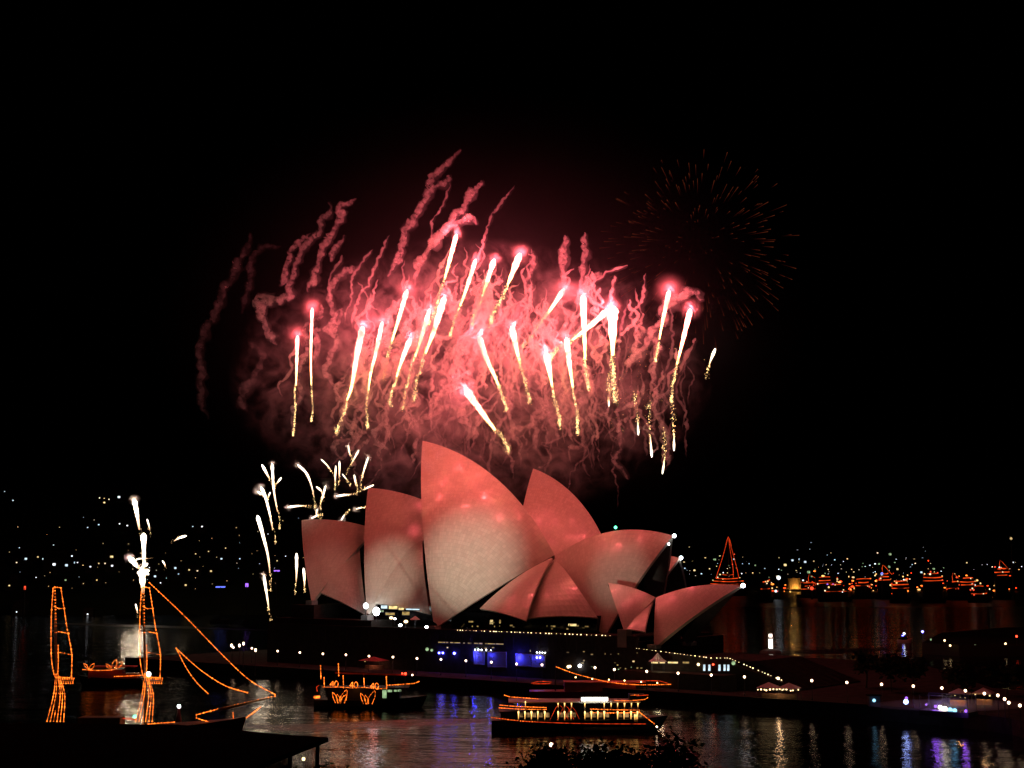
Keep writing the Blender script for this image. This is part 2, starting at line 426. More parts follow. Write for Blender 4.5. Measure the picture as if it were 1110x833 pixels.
def fan(b, C, foot, arc, thick, nv=22, flip=False, mir=None, mi=1, clamp=None):
    """the ribs of a shell: great-circle arcs from the foot to each point of the ridge; outer skin, inner skin and rims"""
    nu = len(arc); out, inn, uvs = [], [], []
    for i, e in enumerate(arc):
        for j in range(nv + 1):
            t = .03 + .97 * j / nv
            p = slerp(foot, e, C, t); d = (p - C).normalized(); q = p - d * thick
            if clamp is not None:                          # the inner skin stops at the plane of symmetry
                k_ = (q - O).dot(N) - clamp
                if k_ < .02: q = q + N * (.02 - k_)
            if mir is not None: p, q = mirror(p, mir), mirror(q, mir)
            out.append(p); inn.append(q); uvs.append((i / (nu - 1) * 40, t * (e - foot).length / 1.15))
    n1 = nv + 1; fs = []; k = len(out)
    for i in range(nu - 1):
        for j in range(nv):
            a, c, d, e = i * n1 + j, (i + 1) * n1 + j, (i + 1) * n1 + j + 1, i * n1 + j + 1
            fs.append((a, c, d, e)); fs.append((k + a, k + e, k + d, k + c))
    for j in range(nv):
        fs.append((j, j + 1, k + j + 1, k + j)); a = (nu - 1) * n1 + j; fs.append((a, k + a, k + a + 1, a + 1))
    for i in range(nu - 1):
        a, c = i * n1 + nv, (i + 1) * n1 + nv; fs.append((a, c, k + c, k + a))
        a, c = i * n1, (i + 1) * n1; fs.append((a, k + a, k + c, c))
    if mir is not None: fs = [f[::-1] for f in fs]
    nb = len(b.m); b.add(out + inn, fs, 0, uvs + uvs)
    for q in range(nb, nb + 2 * (nu - 1) * nv):
        if (q - nb) % 2: b.m[q] = mi
def roof_shell(tip, mid, back, foot, w0, wf, rad=None, thick=.9):
    T, B = onw(*tip, w0), onw(*back, w0); F = onw(*foot, w0 + wf)
    if rad: C, rr = sphere3(T, B, F, rad, -N - Vector((0, 0, .6)))
    else: C, rr = sphere4(T, onw(*mid, w0), B, F)
    # the ridge: the circle in which the sphere meets the plane of symmetry
    Cc = C - N * ((C - O).dot(N) - w0)
    arc = [slerp(T, B, Cc, i / 28) for i in range(29)]
    b = MB(); fan(b, C, F, arc, thick, clamp=w0); fan(b, C, F, arc, thick, mir=w0, clamp=w0)
    # concrete pedestals under the feet
    o = b.build('roof_shell', [M['tile'], M['rib_concrete']], OH)
    for p in (F, mirror(F, w0)):
        q = MB(); q.box((p.x, p.y, (p.z + 12) / 2 + .2), (2.6, 2.6, max(1.0, p.z - 12 + 1.2)), 0, (U, N, Vector((0, 0, 1))))
        q.build('pedestal', M['concrete'], o)
    # the glass wall that closes the mouth, set back under the rim
    m2 = mirror(F, w0); top = T.lerp((F + m2) / 2, .16).lerp(B, .10)
    inw = (B - T); inw.z = 0; inw.normalize()
    zb = min(F.z, 13.5)
    g = MB(); q = [F + inw * 3, top + inw * 3, m2 + inw * 3]
    q[0] = q[0].lerp(q[2], .08); q[2] = q[2].lerp(q[0], .08)
    g.slab(q, inw * .3); g.build('glass_wall', M['dark_glass'], OH)
    return T, B, F, o
def side_shell(a, b_, c, rad=60, thick=.6):
    """apex first"""
    A, B, D = [onw(p[0], p[1], p[2]) for p in (a, b_, c)]
    C, rr = sphere3(A, B, D, rad, -N)
    arc = [slerp(B, D, C, i / 12) for i in range(13)]
    m = MB(); fan(m, C, A, arc, thick, nv=14)
    return m.build('side_shell', [M['tile'], M['rib_concrete']], OH)
# concert hall
s1 = roof_shell((458, 478), (548, 528), (601, 602), (471, 682), 0, 24)
s2 = roof_shell((399, 529), (447, 540), (486, 555), (398, 670), 0, 23, 150)
s3 = roof_shell((327, 564), (372, 566), (408, 574), (338, 654), 0, 22, 150)
s4 = roof_shell((729.5, 581), (659, 577), (601, 604), (655, 692), 0, 12.5)
# second hall behind
s6 = roof_shell((578, 508), (617, 532), (652, 580), (556, 680), -46, 18)
s7 = roof_shell((737, 605), (702, 602), (664, 612), (686, 690), -46, 16)
# restaurant by the forecourt
s8 = roof_shell((659, 632), (690, 638), (711, 648), (677, 686), 17, 10, 55)
s9 = roof_shell((804, 635), (752, 637), (711, 648), (709, 703), 17, 8.5, 90)
side_shell((600, 604, 1.5), (520, 660, 17.5), (570, 673, 21))
side_shell((602, 605, -.5), (566, 672, 16.5), (648, 670, 15), 48)
side_shell((458, 580, 6), (406, 654, 22), (466, 666, 20))
side_shell((390, 594, 4), (348, 643, 21), (398, 668, 20))
side_shell((709, 651, 17), (676, 682, 26), (699, 685, 27), 30)

# podium: long granite base with the terraces, the wall line is 28 m from the axis
PW = 28.0
Pz = onw(560, 685.5, PW).z
sA, sB = s_of(onw(290, 690, PW)), s_of(onw(692, 703, PW))
b = MB()
b.uwbox(sA, sB - 34, -66, PW, 2.8, Pz - 1.2); b.uwbox(sB - 34, sB, -14, PW, 2.8, Pz - 1.2)
b.uwbox(sA + 3, sB - 36, -62, PW - 4, Pz - 1.2, Pz - .4); b.uwbox(sB - 36, sB - 2, -12, PW - 4, Pz - 1.2, Pz - .4)
b.uwbox(sA, sB, PW - .5, PW + .05, Pz - 1.2, Pz)            # parapet
for i in range(46):                                         # joints of the cladding panels
    s = sA + (sB - sA) * (i + .5) / 46
    b.uwbox(s - .12, s + .12, PW, PW + .12, Pz - 4.2, Pz - 1.3)
b.build('podium', M['granite'], OH)
# raised foyer terraces towards the harbour end
b = MB()
b.uwbox(sA + 2, s_of(s2[2]) + 4, -18, PW - 2.5, Pz - .4, s2[2].z - .6)
b.uwbox(sA + 6, s_of(s3[2]) + 3, -18, PW - 4, s2[2].z - .6, s3[2].z - .5)
b.build('foyer_terrace', M['granite'], OH)
# walls of bronze glass under the side shells
b = MB()
b.uwbox(s_of(s1[2]) + 2, s_of(s4[2]) - 2, 8, 13, Pz - .4, Pz + 4.2)
b.uwbox(s_of(s2[2]) + 2, s_of(s1[2]), 8, 14, s2[2].z - .6, s2[2].z + 3.5)
b.build('foyer_glass', M['dark_glass'], OH)
# monumental steps down to the forecourt
pe = onw(852, 742, PW); sC = s_of(onw(785, 716, PW)); sD = s_of(pe)
zt = onw(692, 703, PW).z; zm = onw(785, 716, PW).z
b = MB()
b.uwbox(sB, sC, -12, PW - .6, 2.8, zm - 1.0)
n = 26
for i in range(n):
    a = sC + (sD - sC) * i / n
    b.uwbox(a, a + (sD - sC) / n, -12, PW - .6, 2.8, zm - 1.0 - (zm - 4.2) * (i + 1) / n)
b.build('steps', M['granite'], OH)
b = MB()
def wallquad(s0, z0, s1_, z1):
    b.slab([SW(s0, PW - .6, 2.8), SW(s1_, PW - .6, 2.8), SW(s1_, PW - .6, z1), SW(s0, PW - .6, z0)], N * .55)
wallquad(sB, zt, sC, zm); wallquad(sC, zm, sD, pe.z)
b.build('stair_wall', M['granite'], OH)
# small lamps along the parapets
lp = MB(); lp.ball((0, 0, 0), .22, 0, 6, 4); lampmesh = None
def lamp_part(p, name='parapet_lamp', r=.22, m='warm_lamp'):
    q = MB(); q.ball(p, r, 0, 6, 4, (1, 1, .8)); q.box((p.x, p.y, p.z - r * 1.2), (r, r, r), 1)
    return q.build(name, [M[m], M['dark_metal']], OH, origin=p)
x = 496
while x < 664:
    lamp_part(onw(x, 683.3 + (x - 496) * .0365, PW + .25), r=rnd.uniform(.06, .19)); x += rnd.uniform(2.2, 6.5)
x = 690
while x < 773:
    lamp_part(onw(x, 703 + (x - 690) * .13, PW + .1), r=rnd.uniform(.06, .15)); x += rnd.uniform(2.4, 6)
x = 777
while x < 853:
    lamp_part(onw(x, 713.5 + max(0, x - 790) * .42, PW + .1), r=rnd.uniform(.08, .19)); x += rnd.uniform(2.5, 6)
# lit windows in the wall, as bays
def wall_window(x0, x1, y0, y1, m, wv=PW + .06, name='window'):
    pts = [onw(x0, y1, wv), onw(x1, y1 + (x1 - x0) * .03, wv), onw(x1, y0 + (x1 - x0) * .03, wv), onw(x0, y0, wv)]
    q = MB(); q.slab(pts, -N * .05); c = sum(pts, Vector()) / 4
    o = q.build(name, M[m], OH, origin=c)
    f = MB(); f.tube(pts, .10, 4, closed=True); f.build('window_frame', M['dark_metal'], o, origin=c)
    return o
for x0, x1 in ((475, 486), (488, 499), (502, 504), (507, 511), (514, 523), (526, 546)):
    wall_window(x0, x1, 695.6 + (x0 - 475) * .03, 697.2 + (x0 - 475) * .03, 'win_dim')
for x0, x1, m in ((706, 713.5, 'win_warm'), (715, 721, 'win_warm'), (724, 735, 'win_warm'), (740, 747, 'win_dim')):
    wall_window(x0, x1, 717, 719.5, m)
for x0, x1 in ((762, 765), (767.5, 770.5), (778.5, 781.5), (784, 787), (788, 791)):
    wall_window(x0, x1, 720.5, 727.5, 'win_cool')
for x0, x1, y0, y1, m in ((531, 534.5, 672, 677, 'win_warm'), (508, 513, 673, 675, 'win_dim'), (541, 543, 672, 676, 'win_dim'), (616, 625, 676, 679, 'win_warm'), (597, 602, 678, 680, 'win_dim'), (634, 638, 678.5, 680, 'win_dim')):
    wall_window(x0, x1, y0, y1, m, 13.2, 'foyer_window')
for i in range(26):
    x0 = rnd.uniform(592, 704) if i % 2 else rnd.uniform(478, 700); y0 = rnd.uniform(712, 722) + (x0 - 600) * .04 if i % 2 else rnd.uniform(698, 703) + (x0 - 475) * .035
    wall_window(x0, x0 + rnd.uniform(.8, 3.2), y0, y0 + rnd.uniform(.8, 2.2), rnd.choice(['win_dim', 'win_dim', 'win_green', 'win_warm']))
for i in range(16):
    x0 = rnd.uniform(495, 640); y0 = rnd.uniform(675, 680) + (x0 - 560) * .03
    wall_window(x0, x0 + rnd.uniform(.8, 3), y0, y0 + rnd.uniform(.8, 2), rnd.choice(['win_dim', 'win_dim', 'win_warm']), 13.2, 'foyer_window')
# foyer seen between the shells: lit windows and terrace lights
for x0, x1, y0, y1, m in ((413, 420, 656, 660, 'win_cool'), (421.5, 431, 656.5, 660.5, 'win_warm'), (432, 438, 658.5, 661.5, 'win_warm'), (440, 455, 659.5, 661.5, 'win_cool'), (412, 416, 661.5, 663.5, 'win_green'), (436, 444, 663, 667, 'win_dim'), (418, 428, 664, 667, 'win_dim')):
    wall_window(x0, x1, y0, y1, m, 22.5, 'foyer_window')
for px, py, r in ((408, 663, 1.0), (396.5, 657, .7), (424, 670, .55), (440, 674, .6), (434, 678, .5), (451, 683, .5), (462.5, 680, .5), (463, 684, .35), (428, 671, .35)):
    p = onw(px, py, 25.0); q = MB(); q.ball(p, r, 0, 8, 6, (1, 1, .7 if px > 420 else 1.2)); q.tube([p - Vector((0, 0, r * .7)), p - Vector((0, 0, 3))], .08, 5, 1)
    q.build('terrace_lamp', [M['warm_lamp'] if px in (424, 440) else M['white_lamp'], M['dark_metal']], OH, origin=p)
p = onw(450, 670, 24); q = MB()
q.tube([p + Vector((0, 0, .5)), p + Vector((0, 0, -.5))], [.1, 1.5], 10); q.tube([p, p - Vector((0, 0, 3))], .06, 5, 1)
q.build('terrace_parasol', [M['canvas'], M['dark_metal']], OH, origin=p)
light('parasol_light', 'POINT', p - Vector((0, 0, 1.0)), 60, (1, .9, .8), .2, OH)
# blue-lit arcade bays of the lower concourse
for x0, x1, y0, y1, pw in ((514, 525, 706, 720, 60), (529, 549, 707, 723, 25), (559.5, 576, 709, 722, 80), (577, 591, 710, 723, 10)):
    pts = [onw(x0, y1, PW + .1), onw(x1, y1 + .6, PW + .1), onw(x1, y0 + .6, PW + .1), onw(x0, y0, PW + .1)]
    c = sum(pts, Vector()) / 4; q = MB()
    q.tube(pts, .22, 4, closed=True)
    q.slab([SW(s_of(pts[0]), PW + .08, pts[0].z), SW(s_of(pts[1]), PW + .08, pts[1].z), SW(s_of(pts[2]), PW + .08, pts[2].z), SW(s_of(pts[3]), PW + .08, pts[3].z)], -N * .04)
    o = q.build('arcade_bay', M['concrete'], OH, origin=c)
    light('bay_light', 'POINT', pts[3].lerp(pts[2], .2) + N * .9 - Vector((0, 0, .8)), pw * 7, (.04, .04, 1), .15, OH)
for px, py, m, r in ((476, 708, 'blue_lamp', .3), (480, 708, 'blue_lamp', .3), (492.5, 708.5, 'blue_lamp', .36), (582, 713, 'blue_lamp', .3), (585.5, 713, 'blue_lamp', .3), (515, 704.5, 'white_lamp', .16), (518.5, 704.5, 'white_lamp', .16), (522, 704.6, 'white_lamp', .16), (527, 705, 'white_lamp', .16), (532, 705, 'white_lamp', .1),
                     (582, 707.5, 'white_lamp', .15), (585, 707.6, 'white_lamp', .15), (588, 707.7, 'white_lamp', .15), (591, 707.8, 'white_lamp', .12), (463, 704, 'win_green', .5), (468, 705, 'win_green', .4), (628.5, 722, 'white_lamp', .42), (616, 723, 'warm_lamp', .4), (757, 720.5, 'warm_lamp', .35), (773, 720.5, 'red_lamp', .25), (795, 719, 'win_green', .5)):
    p = onw(px, py, PW + .5); q = MB(); q.ball(p, r, 0, 6, 4); q.box(p - N * .3, (r, .5, r), 1, (U, N, Vector((0, 0, 1))))
    q.build('wall_lamp', [M[m], M['dark_metal']], OH, origin=p)
# lamps at the tips and on the ridge
for p, r, m in ((s4[0], .5, 'white_lamp'), (s7[0], .55, 'white_lamp'), (s9[0], .55, 'white_lamp'), (onw(666, 572, -.2), .42, 'green_lamp'), (onw(723.5, 590, 2.5), .3, 'white_lamp')):
    q = MB(); q.ball(p + U * .4, r, 0, 8, 6); q.box(p, (.5, .5, .5), 1)
    q.build('tip_lamp', [M[m], M['dark_metal']], OH, origin=p)

# ---------------------------------------------------------------- the quay: lamps, tents, people's bars, trees
lampxy = [(253, 702), (273, 703), (301, 706), (325, 707.6), (350, 709), (375, 710), (400, 711.5), (426, 712.5), (452, 714), (478, 715), (505, 716.5), (532.6, 718), (560, 720),
          (587.5, 721), (618, 722.5), (645, 724), (666, 726), (701, 728), (735, 730), (771, 732), (807, 734), (843.5, 735.5), (880, 738), (918, 740), (955.6, 742), (990, 744), (1021, 746), (1046.5, 749), (1067, 752), (1081.6, 754), (1089, 758), (1093.5, 762), (1105.6, 765)]
LH = 4.2
root = thing('street_lamp', 'x', 'street lamp', (0, 0, 2.8), 'globe lamps along the quay')
o_ = Vector((0, 0, 2.8))
b = MB(); b.tube([o_, o_ + Vector((0, 0, .35)), o_ + Vector((0, 0, .5)), o_ + Vector((0, 0, LH - .5))], [.2, .18, .09, .07], 8); b.build('post', M['dark_metal'], root)
b = MB(); b.tube([o_ + Vector((0, 0, LH - .55)), o_ + Vector((0, 0, LH - .38))], [.12, .22], 8); b.build('collar', M['dark_metal'], root)
b = MB(); b.ball(o_ + Vector((0, 0, LH)), .28, 0, 10, 8); b.build('globe', M['globe'], root, smooth=True)
KIDS[root.name] = [c for c in bpy.data.objects if c.parent == root]
for i, (px, py) in enumerate(lampxy):
    p = onz(px, py, 2.8 + LH); p.z = 2.8
    lab = 'white globe lamp on a thin dark post, %s along the quay from the harbour end' % ORD[i]
    if i == 0: root.location = p; root['label'] = lab
    else: dup(root, p, lab)

# dark steel flagpoles / harbour-end lamps as a cluster of lanterns
for i, (px, py) in enumerate([(251, 700), (259.5, 700), (264, 698), (277, 705)]):
    p = onz(px, py, 9.5); p.z = 2.8
    dup(root, p, 'globe lamp in the cluster at the tip of the point, %s of four' % ORD[i], 'globe lamps on the point').scale = (1, 1, 1.6)

th = thing('marquee', 'small white peaked marquee lit from inside below the opera house steps', 'marquee', onw(713, 728.0, 31))
c = Vector(th.location); b = MB(); b.uwbox(s_of(c) - 9, s_of(c) + 20, 28.1, 34, 2.8, c.z); b.build('deck', M['granite'], th); b = MB()
b.tube([c + Vector((0, 0, 2.4)), c + Vector((0, 0, 3.0)), c + Vector((0, 0, 4.4))], [2.3, 1.3, .08], 8); b.build('canopy', M['canvas'], th)
for i in range(4):
    a = math.pi / 4 + i * math.pi / 2; q = c + Vector((2.0 * math.cos(a), 2.0 * math.sin(a), 0)); b = MB(); b.tube([q, q + Vector((0, 0, 2.45))], .06, 5); b.build('post', M['dark_metal'], th, origin=q)
light('marquee_light', 'POINT', c + Vector((0, -3.2, 1.9)), 260, (1, .8, .5), .3, th)

def canopy_bar(x0, x1, py, label, m='canvas', lamps=6, depth=5, lm='warm_lamp', power=120, col=(1, .6, .3)):
    p0, p1 = onz(x0, py, 2.8), onz(x1, py + (x1 - x0) * .04, 2.8); c = (p0 + p1) / 2
    th = thing('bar_canopy', label, 'canopy', c, 'canopies on the quay')
    d = (p1 - p0).normalized(); nn = Vector((d.y, -d.x, 0)); nn = nn if nn.y > 0 else -nn
    L = (p1 - p0).length; z = Vector((0, 0, 1)); k = max(1, int(L / 4))
    b = MB()
    for i in range(k):
        a = p0 + d * (L * i / k); e = p0 + d * (L * (i + 1) / k)
        q = [a + z * 2.5, e + z * 2.5, e + nn * depth + z * 2.5, a + nn * depth + z * 2.5]; top = sum(q, Vector()) / 4 + z * 1.1
        b.add(q + [top] + [v - z * .08 for v in q], [(0, 1, 4), (1, 2, 4), (2, 3, 4), (3, 0, 4), (5, 8, 7, 6), (0, 5, 6, 1), (1, 6, 7, 2), (2, 7, 8, 3), (3, 8, 5, 0)])
    b.build('canopy', M[m], th)
    for i in range(k + 1):
        for a in (p0 + d * (L * i / k), p0 + d * (L * i / k) + nn * depth):
            b = MB(); b.tube([a, a + z * 2.5], .05, 5); b.build('post', M['dark_metal'], th, origin=a)
    b = MB(); b.box(c + nn * depth * .6 + z * .55, (L * .85, .7, 1.1), 0, (d, nn, z)); b.build('counter', M['wood'], th)
    for i in range(lamps):
        q = p0 + d * (L * (i + rnd.uniform(.2, .8)) / lamps) + nn * rnd.uniform(.3, depth * .5) + z * rnd.uniform(1.9, 2.4)
        b = MB(); b.ball(q, rnd.uniform(.12, .22), 0, 6, 4); b.tube([q, q + z * (2.5 - (q.z - 2.8))], .015, 4, 1); b.build('lantern', [M[lm], M['dark_metal']], th, origin=q)
    light('canopy_light', 'POINT', c + nn * depth * .4 + z * 2.0, power, col, .3, th)
canopy_bar(820, 864, 758, 'long canopy hung with warm lanterns at the water edge below the steps', 'canvas', 14, 4, 'warm_lamp', 160)
canopy_bar(1026, 1050, 766, 'orange glowing canopy behind the lamps near the purple stage', 'canvas', 4, 5, 'win_warm', 420, (1, .45, .12))
canopy_bar(1054, 1076, 765, 'pale canopy with a raised end beside the orange canopy', 'canvas', 3, 5, 'win_warm', 200, (1, .5, .2))
canopy_bar(388, 411, 726, 'low red canopy beside a globe lamp behind the ferry with the lit numbers', 'canvas_red', 2, 5, 'win_dim', 150, (1, .4, .25))
canopy_bar(672, 700, 743, 'canopy tinted red above the moored boat with an orange light line', 'canvas_red', 3, 4, 'win_dim', 90, (1, .3, .2))

# purple and white party stage at the bend of the quay
sp0 = onz(1028, 776, 2.8)
th = thing('stage', 'small open stage with blazing white, blue and purple spotlights on the quay', 'stage', sp0)
ex = Vector((.78, -.62, 0)); ey = Vector((.62, .78, 0)); z = Vector((0, 0, 1))
b = MB(); b.box(sp0 + z * .5, (10, 5, 1), 0, (ex, ey, z)); b.build('platform', M['dark_metal'], th)
b = MB()
for i in (-1, 1):
    for j in (-1, 1): b.tube([sp0 + ex * 4.8 * i + ey * 2.3 * j, sp0 + ex * 4.8 * i + ey * 2.3 * j + z * 4], .1, 5)
for j in (-1, 1): b.tube([sp0 - ex * 4.8 + ey * 2.3 * j + z * 4, sp0 + ex * 4.8 + ey * 2.3 * j + z * 4], .1, 5)
b.build('truss', M['dark_metal'], th)
stage_l = [(982, 761, 'deep_blue_lamp', .5, 'blue'), (982.5, 757, 'purple_lamp', .3, 0), (1019, 767, 'sign_lit', .4, 'p'), (1024, 769, 'sign_lit', .55, 'w'), (1030, 770, 'cyan_lamp', .5, 0), (1035, 770.5, 'cyan_lamp', .42, 'b'), (1047, 771, 'purple_lamp', .3, 'p'), (1014, 766, 'purple_lamp', .3, 'p'), (1004, 764, 'purple_lamp', .2, 0)]
for px, py, m, r, k in stage_l:
    p = at(px, py, sp0.y + (1028 - px) * .22 - .5)
    b = MB(); b.ball(p, r, 0, 8, 6); b.tube([p + ey * r * .6, p + ey * (r + .5)], [r * .9, r * .5], 8, 1); b.build('spotlight', [M[m], M['dark_metal']], th, origin=p)
    if k: light('stage_light', 'POINT', p - ey * .9 + z * .3, {'blue': 60, 'p': 90, 'w': 20, 'b': 25}[k], {'blue': (.4, .5, 1), 'p': (.35, .1, 1), 'w': (1, .9, .7), 'b': (.2, .6, 1)}[k], .3, th)
sm, t_, v_ = smoke_mat('stage_smoke', .05, (.9, .9, 1), .0)
b = MB(); b.ball(sp0 + ex * 1 + z * 2.2 - ey * 1, 1, 0, 20, 12, (16, 3, 1.2))
for i, v in enumerate(b.v): b.v[i] = v + (v - sp0).normalized() * noise.noise(v * .35) * 1.2
tag(b.build('stage_haze', sm, smooth=True), 'thin purple lit haze drifting over the party stage', 'haze', kind='stuff')
p = onz(947.5, 766, 2.8); th = thing('lit_kiosk', 'small kiosk with one blue white lamp alone at the quay edge', 'kiosk', p)
b = MB(); b.box(p + z * 1.1, (2.2, 1.8, 2.2)); b.build('booth', M['dark_metal'], th); b = MB(); b.box(p + z * 2.3, (2.8, 2.4, .2)); b.build('roof', M['roofing'], th)
q = at(947.5, 759.5, p.y - 1.1); b = MB(); b.ball(q, .34, 0, 8, 6); b.build('lamp', M['cyan_lamp'], th, origin=q)

# trees
def tree(label, p, h, rad, seed, leaves=1400, ls=.45, mt='leaf', group=None, squash=.75):
    r = random.Random(seed); th = thing('tree', label, 'tree', p, group); p = Vector(p)
    b = MB(); top = p + Vector((r.uniform(-.4, .4), r.uniform(-.4, .4), h * .62))
    b.tube([p, p.lerp(top, .5) + Vector((.2, .1, 0)), top], [h * .035, h * .026, h * .012], 8)
    tips = []
    for i in range(9):
        a = i * 2.4 + r.uniform(-.3, .3); s = p.lerp(top, r.uniform(.5, 1))
        e = p + Vector((math.cos(a) * rad * r.uniform(.45, .85), math.sin(a) * rad * r.uniform(.45, .85), h * r.uniform(.6, .92)))
        b.tube([s, s.lerp(e, .5) + Vector((0, 0, .3)), e], [h * .012, h * .008, h * .003], 5); tips.append(e)
    b.build('trunk', M['bark'], th)
    c = p + Vector((0, 0, h * .72)); b = MB()
    clumps = tips + [c + Vector((r.gauss(0, rad * .4), r.gauss(0, rad * .4), r.gauss(0, rad * .3))) for _ in range(10)]
    for i in range(leaves):
        k = clumps[i % len(clumps)]; cr = rad * .36
        q = k + Vector((r.gauss(0, cr * .55), r.gauss(0, cr * .55), r.gauss(0, cr * .45)))
        d = Vector((r.uniform(-1, 1), r.uniform(-1, 1), r.uniform(-.6, .6))).normalized(); e = d.orthogonal().normalized(); s = ls * r.uniform(.6, 1.3)
        b.add([q - d * s, q + e * s * .45, q + d * s, q - e * s * .45], [(0, 1, 2, 3)])
    b.build('crown', M[mt], th)
tree('dark bushy tree rising in front of the lit cruise ferry, the narrower of two', at(600, 822, 128) * 1 - Vector((0, 0, at(600, 822, 128).z - 2.2)), at(600, 812, 128).z - 2.2, 4.6, 1, 16000, .26)
tree('dark broad tree rising in front of the lit cruise ferry, the broader of two', at(672, 822, 126) * 1 - Vector((0, 0, at(672, 822, 126).z - 2.2)), at(668, 813, 126).z - 2.2, 5.0, 2, 16000, .26, 'leaf_b')
tree('dark tree top beside the post of the flat terminal roof', at(352, 826, 122) * 1 - Vector((0, 0, at(352, 826, 122).z - 2.2)), at(352, 822, 122).z - 2.2, 2.6, 3, 4000, .2)
tree('small leafy dark tree under the corner of the flat terminal roof', at(300, 830, 118) * 1 - Vector((0, 0, at(300, 830, 118).z - 2.2)), at(300, 822, 118).z - 2.2, 2.2, 4, 3500, .2, 'leaf_b')
for i in range(14):
    s = 92 + i * 8.5 + rnd.uniform(-2, 2)
    tree('dark garden tree behind the promenade, %s from the steps' % ORD[i], SW(s + 4, rnd.uniform(2, 16) + max(0, s - 150) * .5, 2.8), rnd.uniform(6, 8.5), rnd.uniform(3, 4.2), 20 + i, 500, .7, 'leaf' if i % 2 else 'leaf_b', 'garden trees behind the promenade')

# ---------------------------------------------------------------- terminal building in front, seen as a dark flat roof
RZ = 10.5
rp = [onz(356, 799.5, RZ), onz(301, 796, RZ), onz(219, 788, RZ), onz(192, 785.5, RZ), onz(0, 784, RZ), onz(-80, 783.5, RZ), Vector((-70, 95, RZ)), Vector((-22, 95, RZ)), onz(280, 829, RZ)]
th = thing('ferry_terminal', 'black flat roofed wharf terminal with thin overhanging roof corner', 'terminal', (-45, 140, 0))
b = MB(); b.prism([p.xy for p in rp][::-1], RZ - .55, RZ); b.build('roof', M['roofing'], th)
cc = sum(rp, Vector()) / len(rp)
b = MB(); b.prism([(cc + (p - cc) * .8).xy for p in rp][::-1], 1, RZ - .55); b.build('wall', M['dark_glass'], th)
for px, py in ((323, 812), (352, 801)):
    q = onz(px, py, RZ - .55) + Vector((-.6, -2.5, 0)); b = MB(); b.tube([Vector((q.x, q.y, -2)), q], .28, 8); b.build('post', M['dark_metal'], th)
b = MB(); b.prism([(cc + (p - cc) * 1.05).xy for p in rp][::-1], -3, 1.0); tag(b.build('wharf', M['concrete']), kind='structure')
q = onz(329, 823, 4); b = MB(); b.ball(q, .25, 0, 6, 4); b.tube([q, q - z * 3.2], .05, 5, 1)
tag(b.build('bollard_light', [M['warm_lamp'], M['dark_metal']], origin=q - z * 3.2), 'small warm lamp low beside the terminal roof post', 'lamp')

# floodlights on the terminal roof, throwing narrow beams across the cove at the sails
def flood(x, y, tgt, power, ang, label, col=(1, .9, .76)):
    p = Vector((x, y, RZ)); th = thing('floodlight', label, 'floodlight', p, 'floodlights on the terminal roof')
    c = p + Vector((0, 0, .75)); d = (tgt - c).normalized()
    b = MB(); b.box(p + Vector((0, 0, .06)), (.7, .5, .12)); b.tube([p + Vector((-.32, 0, .1)), c + Vector((-.32, 0, 0))], .04, 5); b.tube([p + Vector((.32, 0, .1)), c + Vector((.32, 0, 0))], .04, 5); b.build('bracket', M['roofing'], th)
    b = MB(); b.tube([c - d * .3, c, c + d * .3], [.12, .24, .28], 10); b.build('lamp_head', M['roofing'], th)
    light('flood_beam', 'SPOT', c + d * .5, power, col, .3, th, tgt, ang, 1.0)
flood(-62, 150, onw(512, 608, 12), P_FLOOD * 1.0, R(7.8), 'black floodlight on the terminal roof aimed at the tallest sail')
flood(-58, 152, onw(424, 622, 14), P_FLOOD * .8, R(5.0), 'black floodlight on the terminal roof aimed at the middle sail')
flood(-54, 154, onw(356, 622, 12), P_FLOOD * .20, R(4.6), 'black floodlight on the terminal roof aimed at the lowest sail')
flood(-50, 156, onw(668, 622, 8), P_FLOOD * .26, R(5.2), 'black floodlight on the terminal roof aimed at the forecourt sail')

# ---------------------------------------------------------------- boats
def hull(b, x0, x1, Y, beam, zd, bow=1, sheer=.6, mi=0, z0=-.6, n=14, blunt=.55):
    rows = []
    for i in range(n + 1):
        t = i / n; tt = t if bow > 0 else 1 - t
        wv = beam / 2 * (1 - max(0, (tt - blunt) / (1 - blunt)) ** 2.2) * (.82 + .18 * min(1, tt * 5)); wv = max(wv, .06)
        x = x0 + (x1 - x0) * t; zz = zd + sheer * max(0, tt - .4) ** 2 / .36
        ov = (x1 - x0) * .04 * max(0, tt - .6) / .4 * bow
        rows.append([(x + ov, Y - wv, zz), (x, Y - wv * .94, zd * .35), (x - ov, Y - wv * .7, z0), (x - ov, Y + wv * .7, z0), (x, Y + wv * .94, zd * .35), (x + ov, Y + wv, zz)])
    vs = [p for r in rows for p in r]; fs = []
    for i in range(n):
        for k in range(5): a = i * 6 + k; fs.append((a, a + 6, a + 7, a + 1))
        fs.append((i * 6 + 5, i * 6 + 11, i * 6 + 6, i * 6))
    fs.append(tuple(range(6))); fs.append(tuple(n * 6 + k for k in range(6))[::-1])
    b.add(vs, fs, mi)
def rope(parent, pts, r=.11, m='rope', name='string_light', step=1.0):
    b = MB(); c = resample(pts, step)
    if m == 'rope':
        b.tube(c, r * .28, 4); c2 = resample(pts, .52)
        for i, p in enumerate(c2): b.octa(p + Vector((0, 0, noise.noise(p * 3) * .05)), r * (1.0 + .6 * noise.noise((i * .9, r, 3))), 0)
    else: b.tube(c, r * .72, 5)
    return b.build(name, M[m], parent)
def px_path(Y, *pp, dy=0): return [at(x, y, Y + dy) for x, y in pp]

